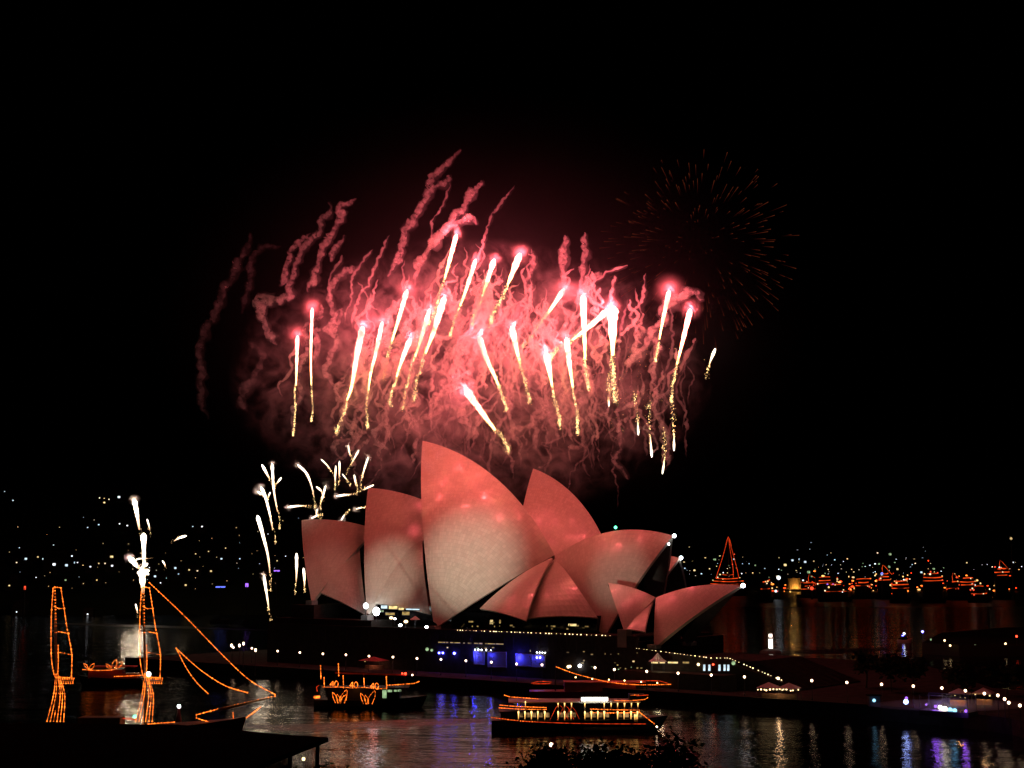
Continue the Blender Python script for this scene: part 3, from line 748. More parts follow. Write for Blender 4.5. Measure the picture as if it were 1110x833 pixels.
# --- tall ship dressed in orange lights, moored by the terminal
YS = 245.0
TS = thing('tall_ship', 'two masted tall ship outlined in orange lights behind the black terminal roof', 'sailing ship', (at(150, 785, YS).x, YS, 0))
deck = at(150, 784, YS).z
b = MB(); hull(b, at(36, 780, YS).x, at(258, 780, YS).x, YS, 7.5, deck - .6, 1, 1.6, z0=-1, blunt=.6); b.build('hull', M['wood'], TS)
b = MB()
b.box((at(110, 780, YS).x, YS, deck + .3), (7, 3.2, 1.4)); b.build('deckhouse', M['wood'], TS)
def mast(dx, fringe_x0, name='mast'):
    X = lambda x: x + dx
    b = MB(); b.tube([at(X(62), 792, YS), at(X(61.5), 740, YS), at(X(59), 636, YS)], [.3, .26, .1], 8); m_ = b.build('mast', M['wood'], TS)
    # yards
    for (a0, a1, y) in ((56, 76, 684), (56, 78, 708), (57, 79, 737)):
        b = MB(); b.tube([at(X(a0), y, YS), at(X(a1), y + 1, YS)], .1, 6); b.build('yard', M['wood'], m_)
    R_ = lambda *pp, dy=0, r=.13: rope(m_, px_path(YS, *[(X(x), y) for x, y in pp], dy=dy), r)
    R_((59.3, 637), (60, 665), (60.5, 700), (61.6, 731), r=.2)
    R_((57.5, 638), (55.8, 665), (55.4, 685), (55.8, 715), (58.5, 731), dy=-.6)
    R_((63, 700), (63.2, 720), (62.5, 732), dy=-.4)
    R_((59, 637.5), (62, 636.8), (66, 637.5))
    R_((66, 637.5), (69.5, 660), (73, 683), (76.5, 700), (78, 712), (77.5, 733), dy=.3)
    R_((60, 658.5), (64, 660), (70, 659.5)); R_((60.5, 684), (67, 685.5), (74.5, 687)); R_((61, 707), (70, 708.5), (78, 710)); R_((60, 733), (68, 734.5), (77.5, 735), r=.18)
    for i in range(6): R_((65.5 + i * 2.5, 735), (66.5 + i * 2.5, 741), (67.6 + i * 2.5, 735.5), r=.12)
    for i in range(6):
        a = 51 + i * 3.6; R_((61.5 + (i - 2.5) * .5, 731), (a + 3.5 + (62 - a) * .35, 752), (a, 782), dy=(-2.6 if i % 2 else 2.6) * .8, r=.12)
    return m_
mast(0, 0); mast(96.0, 0)
rope(TS, px_path(YS, (162, 632), (200, 668), (240, 709), (270, 737), (298, 753)), .12)
rope(TS, px_path(YS, (225.5, 752), (214, 741), (203, 726), (195, 711), (191, 703)), .12)
rope(TS, px_path(YS, (191, 703), (205, 716), (222, 730), (245, 744), (268, 751)), .12)
rope(TS, px_path(YS, (213, 775), (236, 769), (258, 764), (280, 759), (298, 755)), .15)
rope(TS, px_path(YS, (213, 775), (213, 778.5), (232, 784), (252, 787), (258, 785), (270, 776), (282, 767)), .14)
rope(TS, px_path(YS, (252.5, 773), (253.5, 786)), .1)
rope(TS, px_path(YS, (134, 787), (155, 785.5), (189, 783)), .14)
rope(TS, px_path(YS, (133, 779), (148, 780)), .12, 'rope_red')
b = MB(); b.tube([at(236, 770, YS), at(299, 755, YS)], [.25, .1], 8); b.build('bowsprit', M['wood'], TS)
for px, py, m, r in ((146, 777, 'green_lamp', .28), (161, 731, 'white_lamp', .4), (118, 782, 'red_lamp', .25), (88, 781, 'warm_lamp', .16)):
    q = at(px, py, YS - 1); b = MB(); b.ball(q, r, 0, 6, 4); b.build('lamp', M[m], TS, origin=q)
q = at(194, 766, 300); b = MB(); b.ball(q, .35, 0, 8, 6); b.tube([Vector((q.x, q.y, -.5)), q], [.8, .12], 8, 1)
tag(b.build('buoy', [M['white_lamp'], M['hull_red']], origin=(q.x, q.y, 0)), 'buoy with a small white light on dark water beside the tall ship', 'buoy')

# --- small ferry far left, with sail shaped light outlines
YB = waterY(744); k = FPX / YB
def bx(px): return (px - 555) / k * 1.0
SB = thing('small_ferry', 'small ferry with two glowing sail outlines, seen between the two tall ship masts', 'ferry', (at(122, 740, YB).x, YB, 0))
b = MB(); hull(b, at(88, 740, YB).x, at(156, 740, YB).x, YB, 5, 2.2, -1); b.build('hull', M['hull_dark'], SB)
b = MB(); b.box((at(116, 732, YB).x, YB, 3.3), (9, 3.6, 2.2)); b.box((at(140, 732, YB).x, YB, 2.8), (5, 3.4, 1.2)); b.build('cabin', M['hull_red'], SB)
b = MB(); b.box((at(125, 732, YB).x, YB, 5.2), (11, 3.8, .25)); b.build('roof', M['canvas_red'], SB)
for px in (100, 112, 124, 136, 146): b = MB(); b.tube([at(px, 738, YB - 1.5), at(px, 724, YB - 1.5)], .06, 5); b.build('post', M['dark_metal'], SB)
Y2 = YB - 2.6
rope(SB, px_path(Y2, (90, 726), (105, 727), (123, 726.5)), .13); rope(SB, px_path(Y2, (124, 733.5), (140, 733), (156, 732)), .15)
def sails(parent, Y, pts_list, r=.11):
    for pp in pts_list: rope(parent, px_path(Y, *pp), r, name='sail_outline', step=.4)
sails(SB, Y2, [[(96, 725.5), (92.5, 723), (91, 719.6), (94, 721), (96, 725.5)], [(96.5, 725.5), (98, 722), (102, 719.6), (101.5, 723), (99, 725.5), (96.5, 725.5)],
              [(119, 725.5), (116, 723), (115, 720), (118.5, 721.5), (120, 725.5)], [(120.5, 725.5), (122, 719), (126, 715.5), (126.5, 721), (124.5, 725.5), (120.5, 725.5)], [(125, 725.5), (127, 719.5), (133, 717.5), (131, 722), (127, 725.5)]])
q = at(118, 724, Y2); light('deck_glow', 'POINT', q + Vector((0, -1, 0)), 9, (1, .3, .08), .3, SB)

# --- ferry with the 40 40 40 sign lights
YF = waterY(767.5)
F1 = thing('sightseeing_ferry', 'dark ferry with glowing orange numbers and sail outlines along its rail', 'ferry', (at(400, 760, YF).x, YF, 0))
b = MB(); hull(b, at(342, 760, YF).x, at(459, 760, YF).x, YF, 7, 2.0, 1, .8); b.build('hull', M['hull_dark'], F1)
b = MB(); b.box((at(395, 755, YF).x, YF, 3.2), (16, 5.4, 2.6)); b.build('cabin', M['hull_dark'], F1)
b = MB(); b.box((at(398, 750, YF).x, YF, 4.62), (19, 6.4, .2)); b.build('upper_deck', M['hull_dark'], F1)
zc = at(400, 730, YF).z
b = MB(); b.slab([at(363, 730.5, YF - 3), at(441, 733.0, YF - 3), at(441, 733.0, YF + 3), at(363, 730.5, YF + 3)], Vector((0, 0, .35))); b.build('canopy', M['canvas_red'], F1)
for px in (364, 372, 394, 419, 428, 439):
    for s in (-2.8, 2.8): b = MB(); b.tube([at(px, 748, YF + s), at(px, 732.5, YF + s)], .06, 5); b.build('canopy_post', M['dark_metal'], F1)
YF2 = YF - 3.6
for x0, y0, y1 in ((347.5, 722, 736), (366.8, 720, 732.5), (351.2, 735, 744.5), (372, 733, 745.5), (394.5, 736, 745), (418.8, 734, 747)):
    rope(F1, px_path(YF2, (x0, y0), (x0 + .4, y1)), .17)
rope(F1, px_path(YF2, (350, 745), (356, 745.2), (372, 745), (382, 746), (395, 745.4), (410, 747), (419, 746.2)), .09)
rope(F1, px_path(YF2 + .4, (419.5, 743), (437, 742), (449, 741), (454, 739)), .14)
def number(cx, cy, h):
    wv = h * .62
    for pts in ([(-.95, .0), (-.35, -1), ], ):
        pass
    four = [(cx - wv * .2, cy + h / 2), (cx - wv * .2, cy - h / 2), (cx - wv * 1.0, cy + h * .14), (cx + wv * .08, cy + h * .14)]
    b = MB()
    for a, e in zip(four[:-1], four[1:]): b.tube([at(*a, YF2), at(*e, YF2)], .085, 5)
    zero = [at(cx + wv * .72 + math.cos(i * math.pi / 8) * wv * .48, cy + math.sin(i * math.pi / 8) * h * .5, YF2) for i in range(16)]
    b.tube(zero, .085, 5, closed=True)
    b.build('number_light', M['rope'], F1)
number(361.7, 741.8, 6.4); number(383, 742.8, 6.4); number(405.5, 744, 6.4)
def sail_pair(cx, y1, sc_, full):
    S = lambda *pp: [(cx + x * sc_, y1 - y * sc_) for x, y in pp]
    out = [S((-5, 0), (-7.5, 6), (-8, 11), (-4, 7), (-2, 0)), S((-2.5, 0), (-4, 6), (-3, 9), (0, 5), (.5, 0)), S((-1, 0), (1, 7), (7, 14), (7.5, 8), (4.5, 0))]
    if full: out += [S((1, 0), (2, 5), (6.5, 8.5), (7, 3), (5, 0)), S((-3, 3), (2, 3.5))]
    return out
sails(F1, YF2, sail_pair(368.5, 762, 1.0, True)); sails(F1, YF2, sail_pair(399, 763, 1.0, False))
q = at(343.5, 755.8, YF2); b = MB(); b.box(q, (1.35, .3, .5)); b.build('light_box', M['rope'], F1, origin=q)
rope(F1, px_path(YF2, (344, 750), (343, 745), (346, 743)), .09, 'rope_red')
for px, py, m, r in ((439.5, 730.5, 'red_lamp', .28), (436, 730.3, 'red_lamp', .2), (447, 732, 'globe', .2)):
    q = at(px, py, YF2); b = MB(); b.ball(q, r, 0, 6, 4); b.tube([q, q + Vector((0, 3.4, -.2))], .05, 4, 1); b.build('lamp', [M[m], M['dark_metal']], F1, origin=q)
for x0, x1, y0, y1 in ((414.5, 419, 748, 757), (420, 425, 748, 750.5), (427, 430, 748, 750), (431, 435, 747.8, 750)):
    q = [at(x0, y1, YF - 2.75), at(x1, y1, YF - 2.75), at(x1, y0, YF - 2.75), at(x0, y0, YF - 2.75)]
    b = MB(); b.slab(q, Vector((0, .04, 0))); b.build('window', M['win_green'], F1)
light('deck_glow', 'POINT', at(385, 748, YF2 - 1), 60, (1, .3, .08), .5, F1)
light('canopy_glow', 'POINT', at(405, 736, YF), 120, (1, .35, .3), .4, F1)

# --- big paddle-steamer style ferry with two lit decks
YP = waterY(792.5)
F2 = thing('dinner_cruiser', 'two deck cruise ferry with rows of yellow deck lamps and a bright white sign', 'ferry', (at(620, 790, YP).x, YP, 0))
b = MB(); hull(b, at(533, 790, YP).x, at(717, 790, YP).x, YP, 8, 2.3, 1, .7, blunt=.75); b.build('hull', M['hull_dark'], F2)
b = MB(); b.box((at(658, 790, YP).x, YP - 4.05, at(658, 787.5, YP).z), (9.5, .08, .5)); b.build('hull_stripe', M['hull_white'], F2)
zl, zu, zr = 2.35, at(600, 770, YP).z, at(600, 760, YP).z
b = MB(); b.box((at(612, 780, YP).x, YP + .4, (zl + zu) / 2), (25, 4.4, zu - zl - .1)); b.build('lower_cabin', M['hull_dark'], F2)
b = MB(); b.box((at(617, 780, YP).x, YP, zu), (27.2, 7.8, .2)); b.build('upper_deck', M['hull_dark'], F2)
b = MB(); b.box((at(625, 770, YP).x, YP + .4, (zu + zr) / 2), (20, 4.0, zr - zu - .1)); b.build('upper_cabin', M['hull_dark'], F2)
b = MB(); b.box((at(622, 770, YP).x, YP, zr + .05), (25.5, 7.4, .18)); b.build('roof', M['hull_white'], F2)
b = MB(); b.box((at(690, 770, YP).x, YP, zr + .7), (3, 2.8, 1.3)); b.build('wheelhouse', M['hull_dark'], F2)
YP2 = YP - 3.95
wx = [562, 569, 576, 583, 590.5, 605, 612, 619, 634, 641, 648, 655, 669.5, 676.5, 684, 691]
for i, px in enumerate(wx):
    b = MB(); b.box((at(px + 3, 777, YP - 1.83).x, YP - 1.83, (zl + zu) / 2 + .1), (.75, .05, .9)); b.build('window', M['win_cabin'], F2)
def deck_lamp(px, y0, y1, r=.15):
    p = at(px, y0, YP2); e = at(px, y1, YP2); b = MB()
    b.tube([p, p.lerp(e, .3), p.lerp(e, .7)], [r, r * .6, r * .4], 6); b.tube([p + Vector((0, .24, .4)), e + Vector((0, .24, 0))], .1, 5, 1)
    b.build('deck_lamp', [M['strip'], M['hull_white']], F2, origin=p)
for px in wx: deck_lamp(px, 771.5, 783.5, rnd.uniform(.14, .2))
for px in (688, 689.5): deck_lamp(px, 775, 783, .11)
for px in (569.5, 605, 612, 619.5, 634, 655, 662.5, 669.5, 677, 684.5, 691.5): deck_lamp(px, 760.5 if px < 600 else 762.5, 768.5, rnd.uniform(.1, .17))
rp_ = lambda *pp, r=.1, m='rope': rope(F2, px_path(YP2 - .1, *pp), r, m)
rp_((533, 778), (545, 779.5), (567, 782), (610, 784), (650, 784.8), (700, 785), r=.07, m='rope_red'); rp_((533, 778), (545, 779.5), (567, 782), (580, 782.6), r=.1)
rp_((542, 764.5), (560, 766), (592, 767.2)); rp_((541, 767.5), (565, 769), (592, 769.2))
rp_((547, 753.8), (552, 755.5), (565, 756.5), (583, 757.8), r=.12)
rp_((640, 768.8), (665, 769.6), (693, 770)); rp_((640, 772.6), (665, 773), (693, 772.6), r=.12)
rp_((665, 759.5), (680, 759.8), (699, 758.4), (702, 756.5)); rp_((684, 754), (692, 753.4)); rp_((690, 754.5), (703, 753.5), r=.07, m='rope_red')
rp_((693, 772), (701, 778.5), (709, 784.6), r=.15)
for i in range(3): rp_((596 + i * 8, 781), (606 + i * 7, 764 + i), (616 + i * 6, 780), r=.05, m='rope_red')
b = MB(); hw = 8.5
for i in range(20):
    a = i * math.pi / 10
q = at(712, 788, YP2); b.ball(q, .18, 0, 6, 4); b.build('bow_lamp', M['globe'], F2, origin=q)
q = at(644.5, 758.2, YP2 - .2); b = MB(); b.box(q, (5.1, .25, .62)); sgn = b.build('sign', M['sign_lit'], F2, origin=q)
b = MB(); b.tube([q + Vector((x_, -.02, z_)) for x_, z_ in ((-2.75, -.5), (2.75, -.5), (2.75, .5), (-2.75, .5))], .06, 4, closed=True); b.build('sign_frame', M['dark_metal'], sgn)
light('deck_glow', 'POINT', at(590, 774, YP2 - .3), 14, (1, .6, .25), .3, F2); light('deck_glow', 'POINT', at(650, 774, YP2 - .3), 14, (1, .6, .25), .3, F2)
q = at(597.5, 807.5, waterY(815) - 2); b = MB(); b.ball(q, .34, 0, 8, 6); qb = MB(); hull(b, q.x - 2.2, q.x + 2.2, q.y + .6, 1.6, .55, 1, .2, 1, -.2, 8)
tag(b.build('dinghy', [M['globe'], M['hull_dark']], origin=(q.x, q.y + .6, 0)), 'dinghy carrying one bright white light beside the cruise ferry hull', 'dinghy')

# --- moored boat behind with a sweeping orange line
YM = waterY(759)
F3 = thing('moored_boat', 'low moored boat with one orange light line sweeping down from its mast', 'boat', (at(660, 750, YM).x, YM, 0))
b = MB(); hull(b, at(574, 750, YM).x, at(738, 750, YM).x, YM, 6.5, 2.2, 1, .8); b.build('hull', M['hull_red'], F3)
b = MB(); b.box((at(650, 750, YM).x, YM, 3.2), (17, 4.6, 2.0)); b.build('cabin', M['hull_red'], F3)
b = MB(); b.box((at(655, 745, YM).x, YM, 4.32), (19.5, 5.4, .2)); b.build('roof', M['canvas_red'], F3)
b = MB(); b.tube([at(602, 752, YM), at(602, 720, YM)], [.16, .08], 6); b.build('mast', M['dark_metal'], F3)
YM2 = YM - 2.9
rope(F3, px_path(YM2, (603, 723), (620, 729.5), (642, 735.5), (661, 739.8), (685, 742.2), (705, 742.6), (727, 742)), .13)
rope(F3, px_path(YM2, (576, 741), (583, 739), (599, 739.4), (595, 741.2), (578, 741.5)), .12, 'rope_red')
rope(F3, px_path(YM2, (690, 740), (700, 738.2), (716, 738.6), (724, 741)), .1, 'rope_red')
for px, py in ((624, 734.4), (642, 736.2), (660, 737), (677, 738), (695, 739.4), (712.5, 740.5)):
    q = at(px, py, YM2 - .2); b = MB(); b.ball(q, .16, 0, 6, 4); b.build('lamp', M['bulb'], F3, origin=q)
light('canopy_glow', 'POINT', at(665, 733, YM - 2), 90, (1, .25, .2), .4, F3)

# --- police launch, beacon, far ships
Yp = waterY(697)
PB = thing('police_launch', 'small launch showing blue and red lights alone on the dark cove', 'launch', (at(980, 690, Yp).x, Yp, 0))
b = MB(); hull(b, at(973, 690, Yp).x, at(988, 690, Yp).x, Yp, 2.6, 1.2, 1); b.build('hull', M['hull_white'], PB)
b = MB(); b.box((at(980, 690, Yp).x, Yp, 2.0), (2.4, 1.8, 1.6)); b.build('cabin', M['hull_dark'], PB)
for px, py, m, r in ((978.5, 690, 'blue_lamp', .5), (983, 690.5, 'red_lamp', .35), (980, 687, 'white_lamp', .35)):
    q = at(px, py, Yp); b = MB(); b.ball(q, r, 0, 6, 4); b.tube([q, Vector((q.x, q.y, 2.5))], .06, 4, 1); b.build('lamp', [M[m], M['dark_metal']], PB, origin=q)
Yb = waterY(708)
BE = thing('beacon', 'squat white lit beacon tower standing on a dark rock past the steps', 'beacon', (at(835.5, 705, Yb).x, Yb, 0))
q = Vector(BE.location); b = MB(); b.tube([q + Vector((0, 0, -1)), q + Vector((0, 0, .8)), q + Vector((0, 0, 1.4))], [5, 3.6, 2.0], 9); b.build('rock', M['rock'], BE)
za, zb_, zt_ = [at(835.5, y, Yb).z for y in (703, 693, 687.5)]
b = MB(); b.tube([Vector((q.x, q.y, 1)), Vector((q.x, q.y, za))], [1.0, .8], 8); b.tube([Vector((q.x, q.y, zb_ + .2)), Vector((q.x, q.y, zb_ + .7))], [1.15, 1.0], 8); b.tube([Vector((q.x, q.y, zt_)), Vector((q.x, q.y, zt_ + .5))], [.8, .1], 8); b.build('column', M['concrete'], BE)
b = MB(); b.tube([Vector((q.x, q.y, za)), Vector((q.x, q.y, zb_))], .75, 10); b.tube([Vector((q.x, q.y, zb_ + .7)), Vector((q.x, q.y, zt_))], .62, 10); b.build('lantern', emis('beacon_light', (1, .88, .75), 3), BE)

def far_lamp_things():
    pts = [(1000, 685, 'blue_lamp'), (1009, 693.5, 'win_green'), (1024, 694.5, 'warm_lamp'), (1030, 700, 'warm_lamp'), (1057, 700, 'win_green'), (1090, 698, 'warm_lamp'), (1102, 690, 'red_lamp'), (1066, 705.5, 'warm_lamp')]
    for i, (px, py, m) in enumerate(pts):
        q = at(px, py, onz(px, 700, 4).y + 4); b = MB(); b.ball(q, .38, 0, 6, 4); b.tube([Vector((q.x, q.y, 3.5)), q], .1, 5, 1)
        tag(b.build('headland_lamp', [M[m], M['dark_metal']], origin=(q.x, q.y, 3.5)), '%s lamp on the low dark headland, %s from its tip' % ({'blue_lamp': 'blue', 'win_green': 'greenish', 'warm_lamp': 'warm', 'red_lamp': 'red'}[m], ORD[i]), 'lamp', 'lamps on the headland')
far_lamp_things()

# distant tall ship behind the restaurant roof
YD = waterY(646); kD = YD / FPX
DS = thing('distant_tall_ship', 'distant tall ship outlined in red lights behind the tip of the low roof sail', 'sailing ship', (at(790, 640, YD).x, YD, 0))
b = MB(); hull(b, at(768, 640, YD).x, at(810, 640, YD).x, YD, 9, at(790, 634, YD).z, 1, 2); b.build('hull', M['hull_dark'], DS)
b = MB(); b.box((at(790, 632, YD).x, YD, at(790, 631, YD).z), (16, 6, 5)); b.build('deckhouse', M['hull_dark'], DS)
b = MB(); b.tube([at(790, 636, YD), at(789.5, 582, YD)], [.6, .2], 6); b.build('mast', M['wood'], DS)
for pp in ([(789.5, 582), (784, 602), (779, 618), (776, 627)], [(789.5, 582), (792, 600), (794.5, 615), (795, 626)], [(789.5, 582), (795, 602), (799, 617), (801, 627)], [(786.5, 592), (789.5, 582), (793, 592)]):
    rope(DS, px_path(YD, *pp), .36, 'rope_red', step=4)
for y, x0, x1 in ((627, 776, 800), (630, 773, 806), (633, 770, 808), (623, 783, 795)): rope(DS, px_path(YD - 5, (x0, y), ((x0 + x1) / 2, y + .8), (x1, y)), .45, 'rope_far', step=4)
for px, py, m in ((784, 621, 'far_white'), (804, 622, 'far_white'), (778, 626, 'far_warm'), (796, 601, 'far_red'), (794, 612, 'far_red')):
    q = at(px, py, YD - 6); b = MB(); b.ball(q, .6, 0, 6, 4); b.build('lamp', M[m], DS, origin=q)
# far boats dressed in orange lights
fb = [(829, 631, 17), (879, 632, 30), (905, 634, 36), (893, 626, 26), (935, 628, 24), (963, 637, 30), (975, 630, 22), (958, 622, 20), (1010, 622, 28), (1034, 631, 22), (1042, 640, 26), (1060, 636, 22), (1085, 617, 20), (1048, 627, 24)]
for i, (px, py, wd) in enumerate(sorted(fb)):
    Y = waterY(649 + rnd.uniform(-1, 5)); kk = Y / FPX; L = wd * kk; zt0 = at(px, py, Y).z
    T = thing('cruise_boat', 'far boat strung with orange lights, %s along the distant shore from the opera house' % ORD[i], 'boat', (at(px, py, Y).x, Y, 0), 'lit boats off the far shore')
    x = at(px, py, Y).x
    b = MB(); hull(b, x - L / 2, x + L / 2, Y, L * .22, 3.0, 1, 1.2); b.build('hull', M['hull_dark'], T)
    b = MB(); b.box((x, Y, 2.8 + (zt0 - 2.8) / 2), (L * .7, L * .15, max(1, zt0 - 2.8))); b.build('cabin', M['hull_dark'], T)
    Yf = Y - L * .12 - .6
    for j, zz in enumerate((zt0, zt0 - 3.2, zt0 - 6)):
        if zz < 2 or (j == 1 and i % 3 == 0): continue
        f = (.32, .42, .5)[j] * rnd.uniform(.4, 1); rope(T, [Vector((x - L * f, Yf, zz)), Vector((x + rnd.uniform(-2, 2), Yf, zz + rnd.uniform(-.4, .6))), Vector((x + L * f, Yf, zz + .4))], rnd.uniform(.25, .6), 'rope_far', step=3)
    if i % 4 == 1: rope(T, [Vector((x - L * .1, Yf, zt0)), Vector((x - L * .08, Yf, zt0 + 8)), Vector((x + L * .4, Yf, zt0 - 1))], .22, 'rope_far', step=3)
    for j in range(7):
        q = Vector((x + rnd.uniform(-.55, .55) * L, Yf - .5, max(2.5, zt0 - rnd.uniform(-2, 7)))); b = MB(); b.ball(q, rnd.uniform(.35, .85), 0, 6, 4)
        b.build('lamp', M[rnd.choice(['far_white', 'far_warm', 'far_red', 'far_gold', 'far_warm', 'far_red', 'win_warm', 'rope_red'])], T, origin=q)
# round stone fort on its islet
Yq = waterY(641); q = at(861, 641, Yq); q.z = 0
FT = thing('island_fort', 'round stone fort tower floodlit yellow on its islet across the harbour', 'fort', q)
b = MB(); b.tube([q + Vector((0, 0, -2)), q + Vector((0, 0, 1)), q + Vector((0, 0, 2.5))], [30, 27, 22], 14); b.build('islet', M['rock'], FT)
b = MB(); b.tube([q + Vector((0, 0, 2)), q + Vector((0, 0, 14)), q + Vector((0, 0, 14.2)), q + Vector((0, 0, 15.6))], [8.6, 7.6, 8.1, 8.0], 24); b.box(q + Vector((14, 4, 4.5)), (22, 8, 5)); b.build('tower', M['stone'], FT)
b = MB(); b.tube([q + Vector((0, 0, 15.6)), q + Vector((0, 0, 17))], [2.5, 1.8], 10); b.build('turret', M['stone'], FT)
for i in range(4):
    p = q + Vector((-7 + i * 4.6, -13, 3.4)); b = MB(); b.box(p - Vector((0, 0, .5)), (.8, .8, .8)); b.build('fort_lamp', M['dark_metal'], FT)
    light('fort_light', 'POINT', p + Vector((0, 0, .5)), 3500, (1, .42, .07), .3, FT)
for px, py, m, r in ((880, 638, 'far_red', 1.7), (844, 626.5, 'far_white', 1.9), (841, 641, 'far_white', 1.2), (982, 630, 'win_warm', 1.5), (897, 634, 'far_purple', .9), (903, 634, 'far_purple', .9), (956, 622, 'far_blue', 1.2), (1096, 584, 'win_warm', 1.2), (912, 648, 'win_warm', .6)):
    Y = waterY(650); q = at(px, py, Y)
    if q.z < 1: q.z = 1.2
    b = MB(); b.ball(q, r, 0, 8, 6); b.tube([Vector((q.x, q.y, -.5)), q], [1.2, .3], 6, 1)
    tag(b.build('channel_light', [M[m], M['dark_metal']], origin=(q.x, q.y, 0)), {880: 'bright red channel light between the fort and the far orange boats', 844: 'brightest white light just before the yellow fort', 841: 'white light low on the water before the yellow fort', 982: 'tall yellow light alone in a dark gap of the far shore', 897: 'purple light low among the orange boats, nearer the fort', 903: 'purple light low among the orange boats, farther from the fort', 956: 'blue light above the orange boats on the far shore', 1096: 'pale light alone high in the dark over the far shore', 912: 'faint pale light alone below the orange boats'}[px], 'light')

# houses with lit windows on the far hills
hp = []
for i, (m, ww) in enumerate((('far_white', 1.3), ('far_warm', 1.4), ('win_warm', 2.6), ('win_cool', 2.4), ('far_white', 1.1), ('win_green', 2.6), ('far_gold', 1.2), ('win_warm', 1.7), ('win_cool', 1.6))):
    b = MB(); b.box((0, 0, 0), (9, 7, 8)); b.add([(-5, -4, 4), (5, -4, 4), (5, 4, 4), (-5, 4, 4), (-4, 0, 7), (4, 0, 7)], [(0, 1, 5, 4), (2, 3, 4, 5), (1, 2, 5), (3, 0, 4), (3, 2, 1, 0)], 1)
    b.box((0, -3.55, 1.5), (ww, .1, ww * .8), 2)
    me = b.build('house', [M['house'], M['roof_tile'], M[m]]); hp.append(me)
used = set()
def house(px, py, i, left, scl=1.0):
    d = ray(px, py); d = d / d.y; k, Y0 = (KL, YL) if left else (KR, YR)
    den = k - d.z
    if den <= .01: return
    t_ = (CAM.z + k * Y0) / den; p = CAM + d * t_
    if p.y < Y0 or p.z > k * 1150: return
    p = CAM + d * (t_ - 18)
    o = hp[i]
    if i in used: o = o.copy(); COL.objects.link(o)
    used.add(i)
    o.location = p - Vector((0, -3.55 * scl, 1.5 * scl)); o.scale = (scl,) * 3
    tag(o, 'small house with one lit window among many on the dark far hillside' if left else 'distant house with one lit window among many on the far shore past the fort', 'house', 'lit houses on the near far hillside' if left else 'lit houses on the far shore')
seen = [(58.6, 612, 4, 2.2), (129, 539, 0, 1.9), (108, 540, 1, 1), (113, 540.5, 6, 1), (118, 541.5, 1, 1), (113, 545, 2, .8), (115, 536, 7, .7), (29, 602.6, 0, 1), (28, 606, 3, .9), (40, 601, 2, .8), (41, 604, 7, .8), (46, 603.5, 0, .9), (47, 606, 3, .8), (78, 603, 0, 1), (18, 610, 1, .8), (72, 613, 3, 1), (80, 610, 3, .8), (84, 610, 0, .8), (90, 613, 6, .7), (98, 614.5, 0, 1), (107, 611, 7, .7), (114, 611, 1, .9), (121, 604, 2, 1.1),
        (121.5, 613.5, 0, 1.3), (129.6, 568, 0, 1), (138, 570, 0, 1.1), (107, 569, 3, .6), (95, 572, 3, .5), (14, 542.7, 3, .6), (5, 533, 8, .6), (14.6, 628.5, 1, .8), (10, 635, 7, .8), (24, 657, 1, .9), (20, 660, 5, 1.0), (18, 663.6, 4, .9), (105, 629, 6, .9), (58, 591, 8, .6), (21, 594, 8, .6), (71, 629, 5, .6), (219, 571, 0, 1.2), (209, 571, 8, .7), (240, 606, 3, .7), (226, 598, 7, .6), (260, 606, 8, .7), (214, 619, 1, .8), (205, 618, 7, .8), (95, 666, 0, .9), (98, 668, 0, .7), (114.5, 668.5, 0, .8), (190, 616, 3, .8), (180, 627, 8, .6), (168, 625, 3, .8), (174, 632, 0, .7), (213, 677, 0, .8)]
for px, py, i, s in seen: house(px, py, i, True, s * .8)
for _ in range(80):
    house(rnd.uniform(0, 330), rnd.choice([rnd.uniform(592, 640), rnd.uniform(560, 640)]), rnd.choice([1, 2, 6, 7, 7, 6, 8, 0]), True, rnd.choice([.18, .22, .28, .34, .5]))
for _ in range(210):
    x = rnd.choice([rnd.uniform(732, 1112), rnd.gauss(880, 35), rnd.gauss(770, 20), rnd.gauss(960, 30)]); y = 618 - abs(rnd.gauss(0, 11)) + rnd.uniform(-2, 12)
    if y > 630: continue
    house(x, y, rnd.randrange(9), False, rnd.choice([.35, .45, .6, .75, 1.3]) * rnd.uniform(.8, 1.2))
wl = []
for m in ('lamp_orange', 'lamp_red', 'lamp_amber'):
    b = MB(); b.ball((0, 0, 0), .75, 0, 6, 4); b.tube([Vector((0, 0, -7)), Vector((0, 0, -.5))], .15, 5, 1); wl.append(b.build('waterfront_lamp', [M[m], M['dark_metal']]))
for i in range(170):
    x = rnd.choice([rnd.gauss(900, 40), rnd.gauss(960, 25), rnd.gauss(1040, 26), rnd.uniform(830, 1110)]); y = 642 - abs(rnd.gauss(0, 9)); k = i % 3
    d = ray(x, y); d = d / d.y; t_ = (CAM.z + KR * YR) / (KR - d.z) - 14
    if t_ < YR - 10 or x < 806: t_ = YR - 40
    o = wl[k] if i < 3 else wl[k].copy()
    if i >= 3: COL.objects.link(o)
    o.location = CAM + d * t_; sc2 = rnd.choice([.7, .9, 1.2, 1.5]); o.scale = (sc2 * rnd.uniform(1, 2.2), sc2, sc2)
    tag(o, 'orange or red waterfront lamp in the crowded band along the far shore', 'lamp', 'waterfront lamps on the far shore')
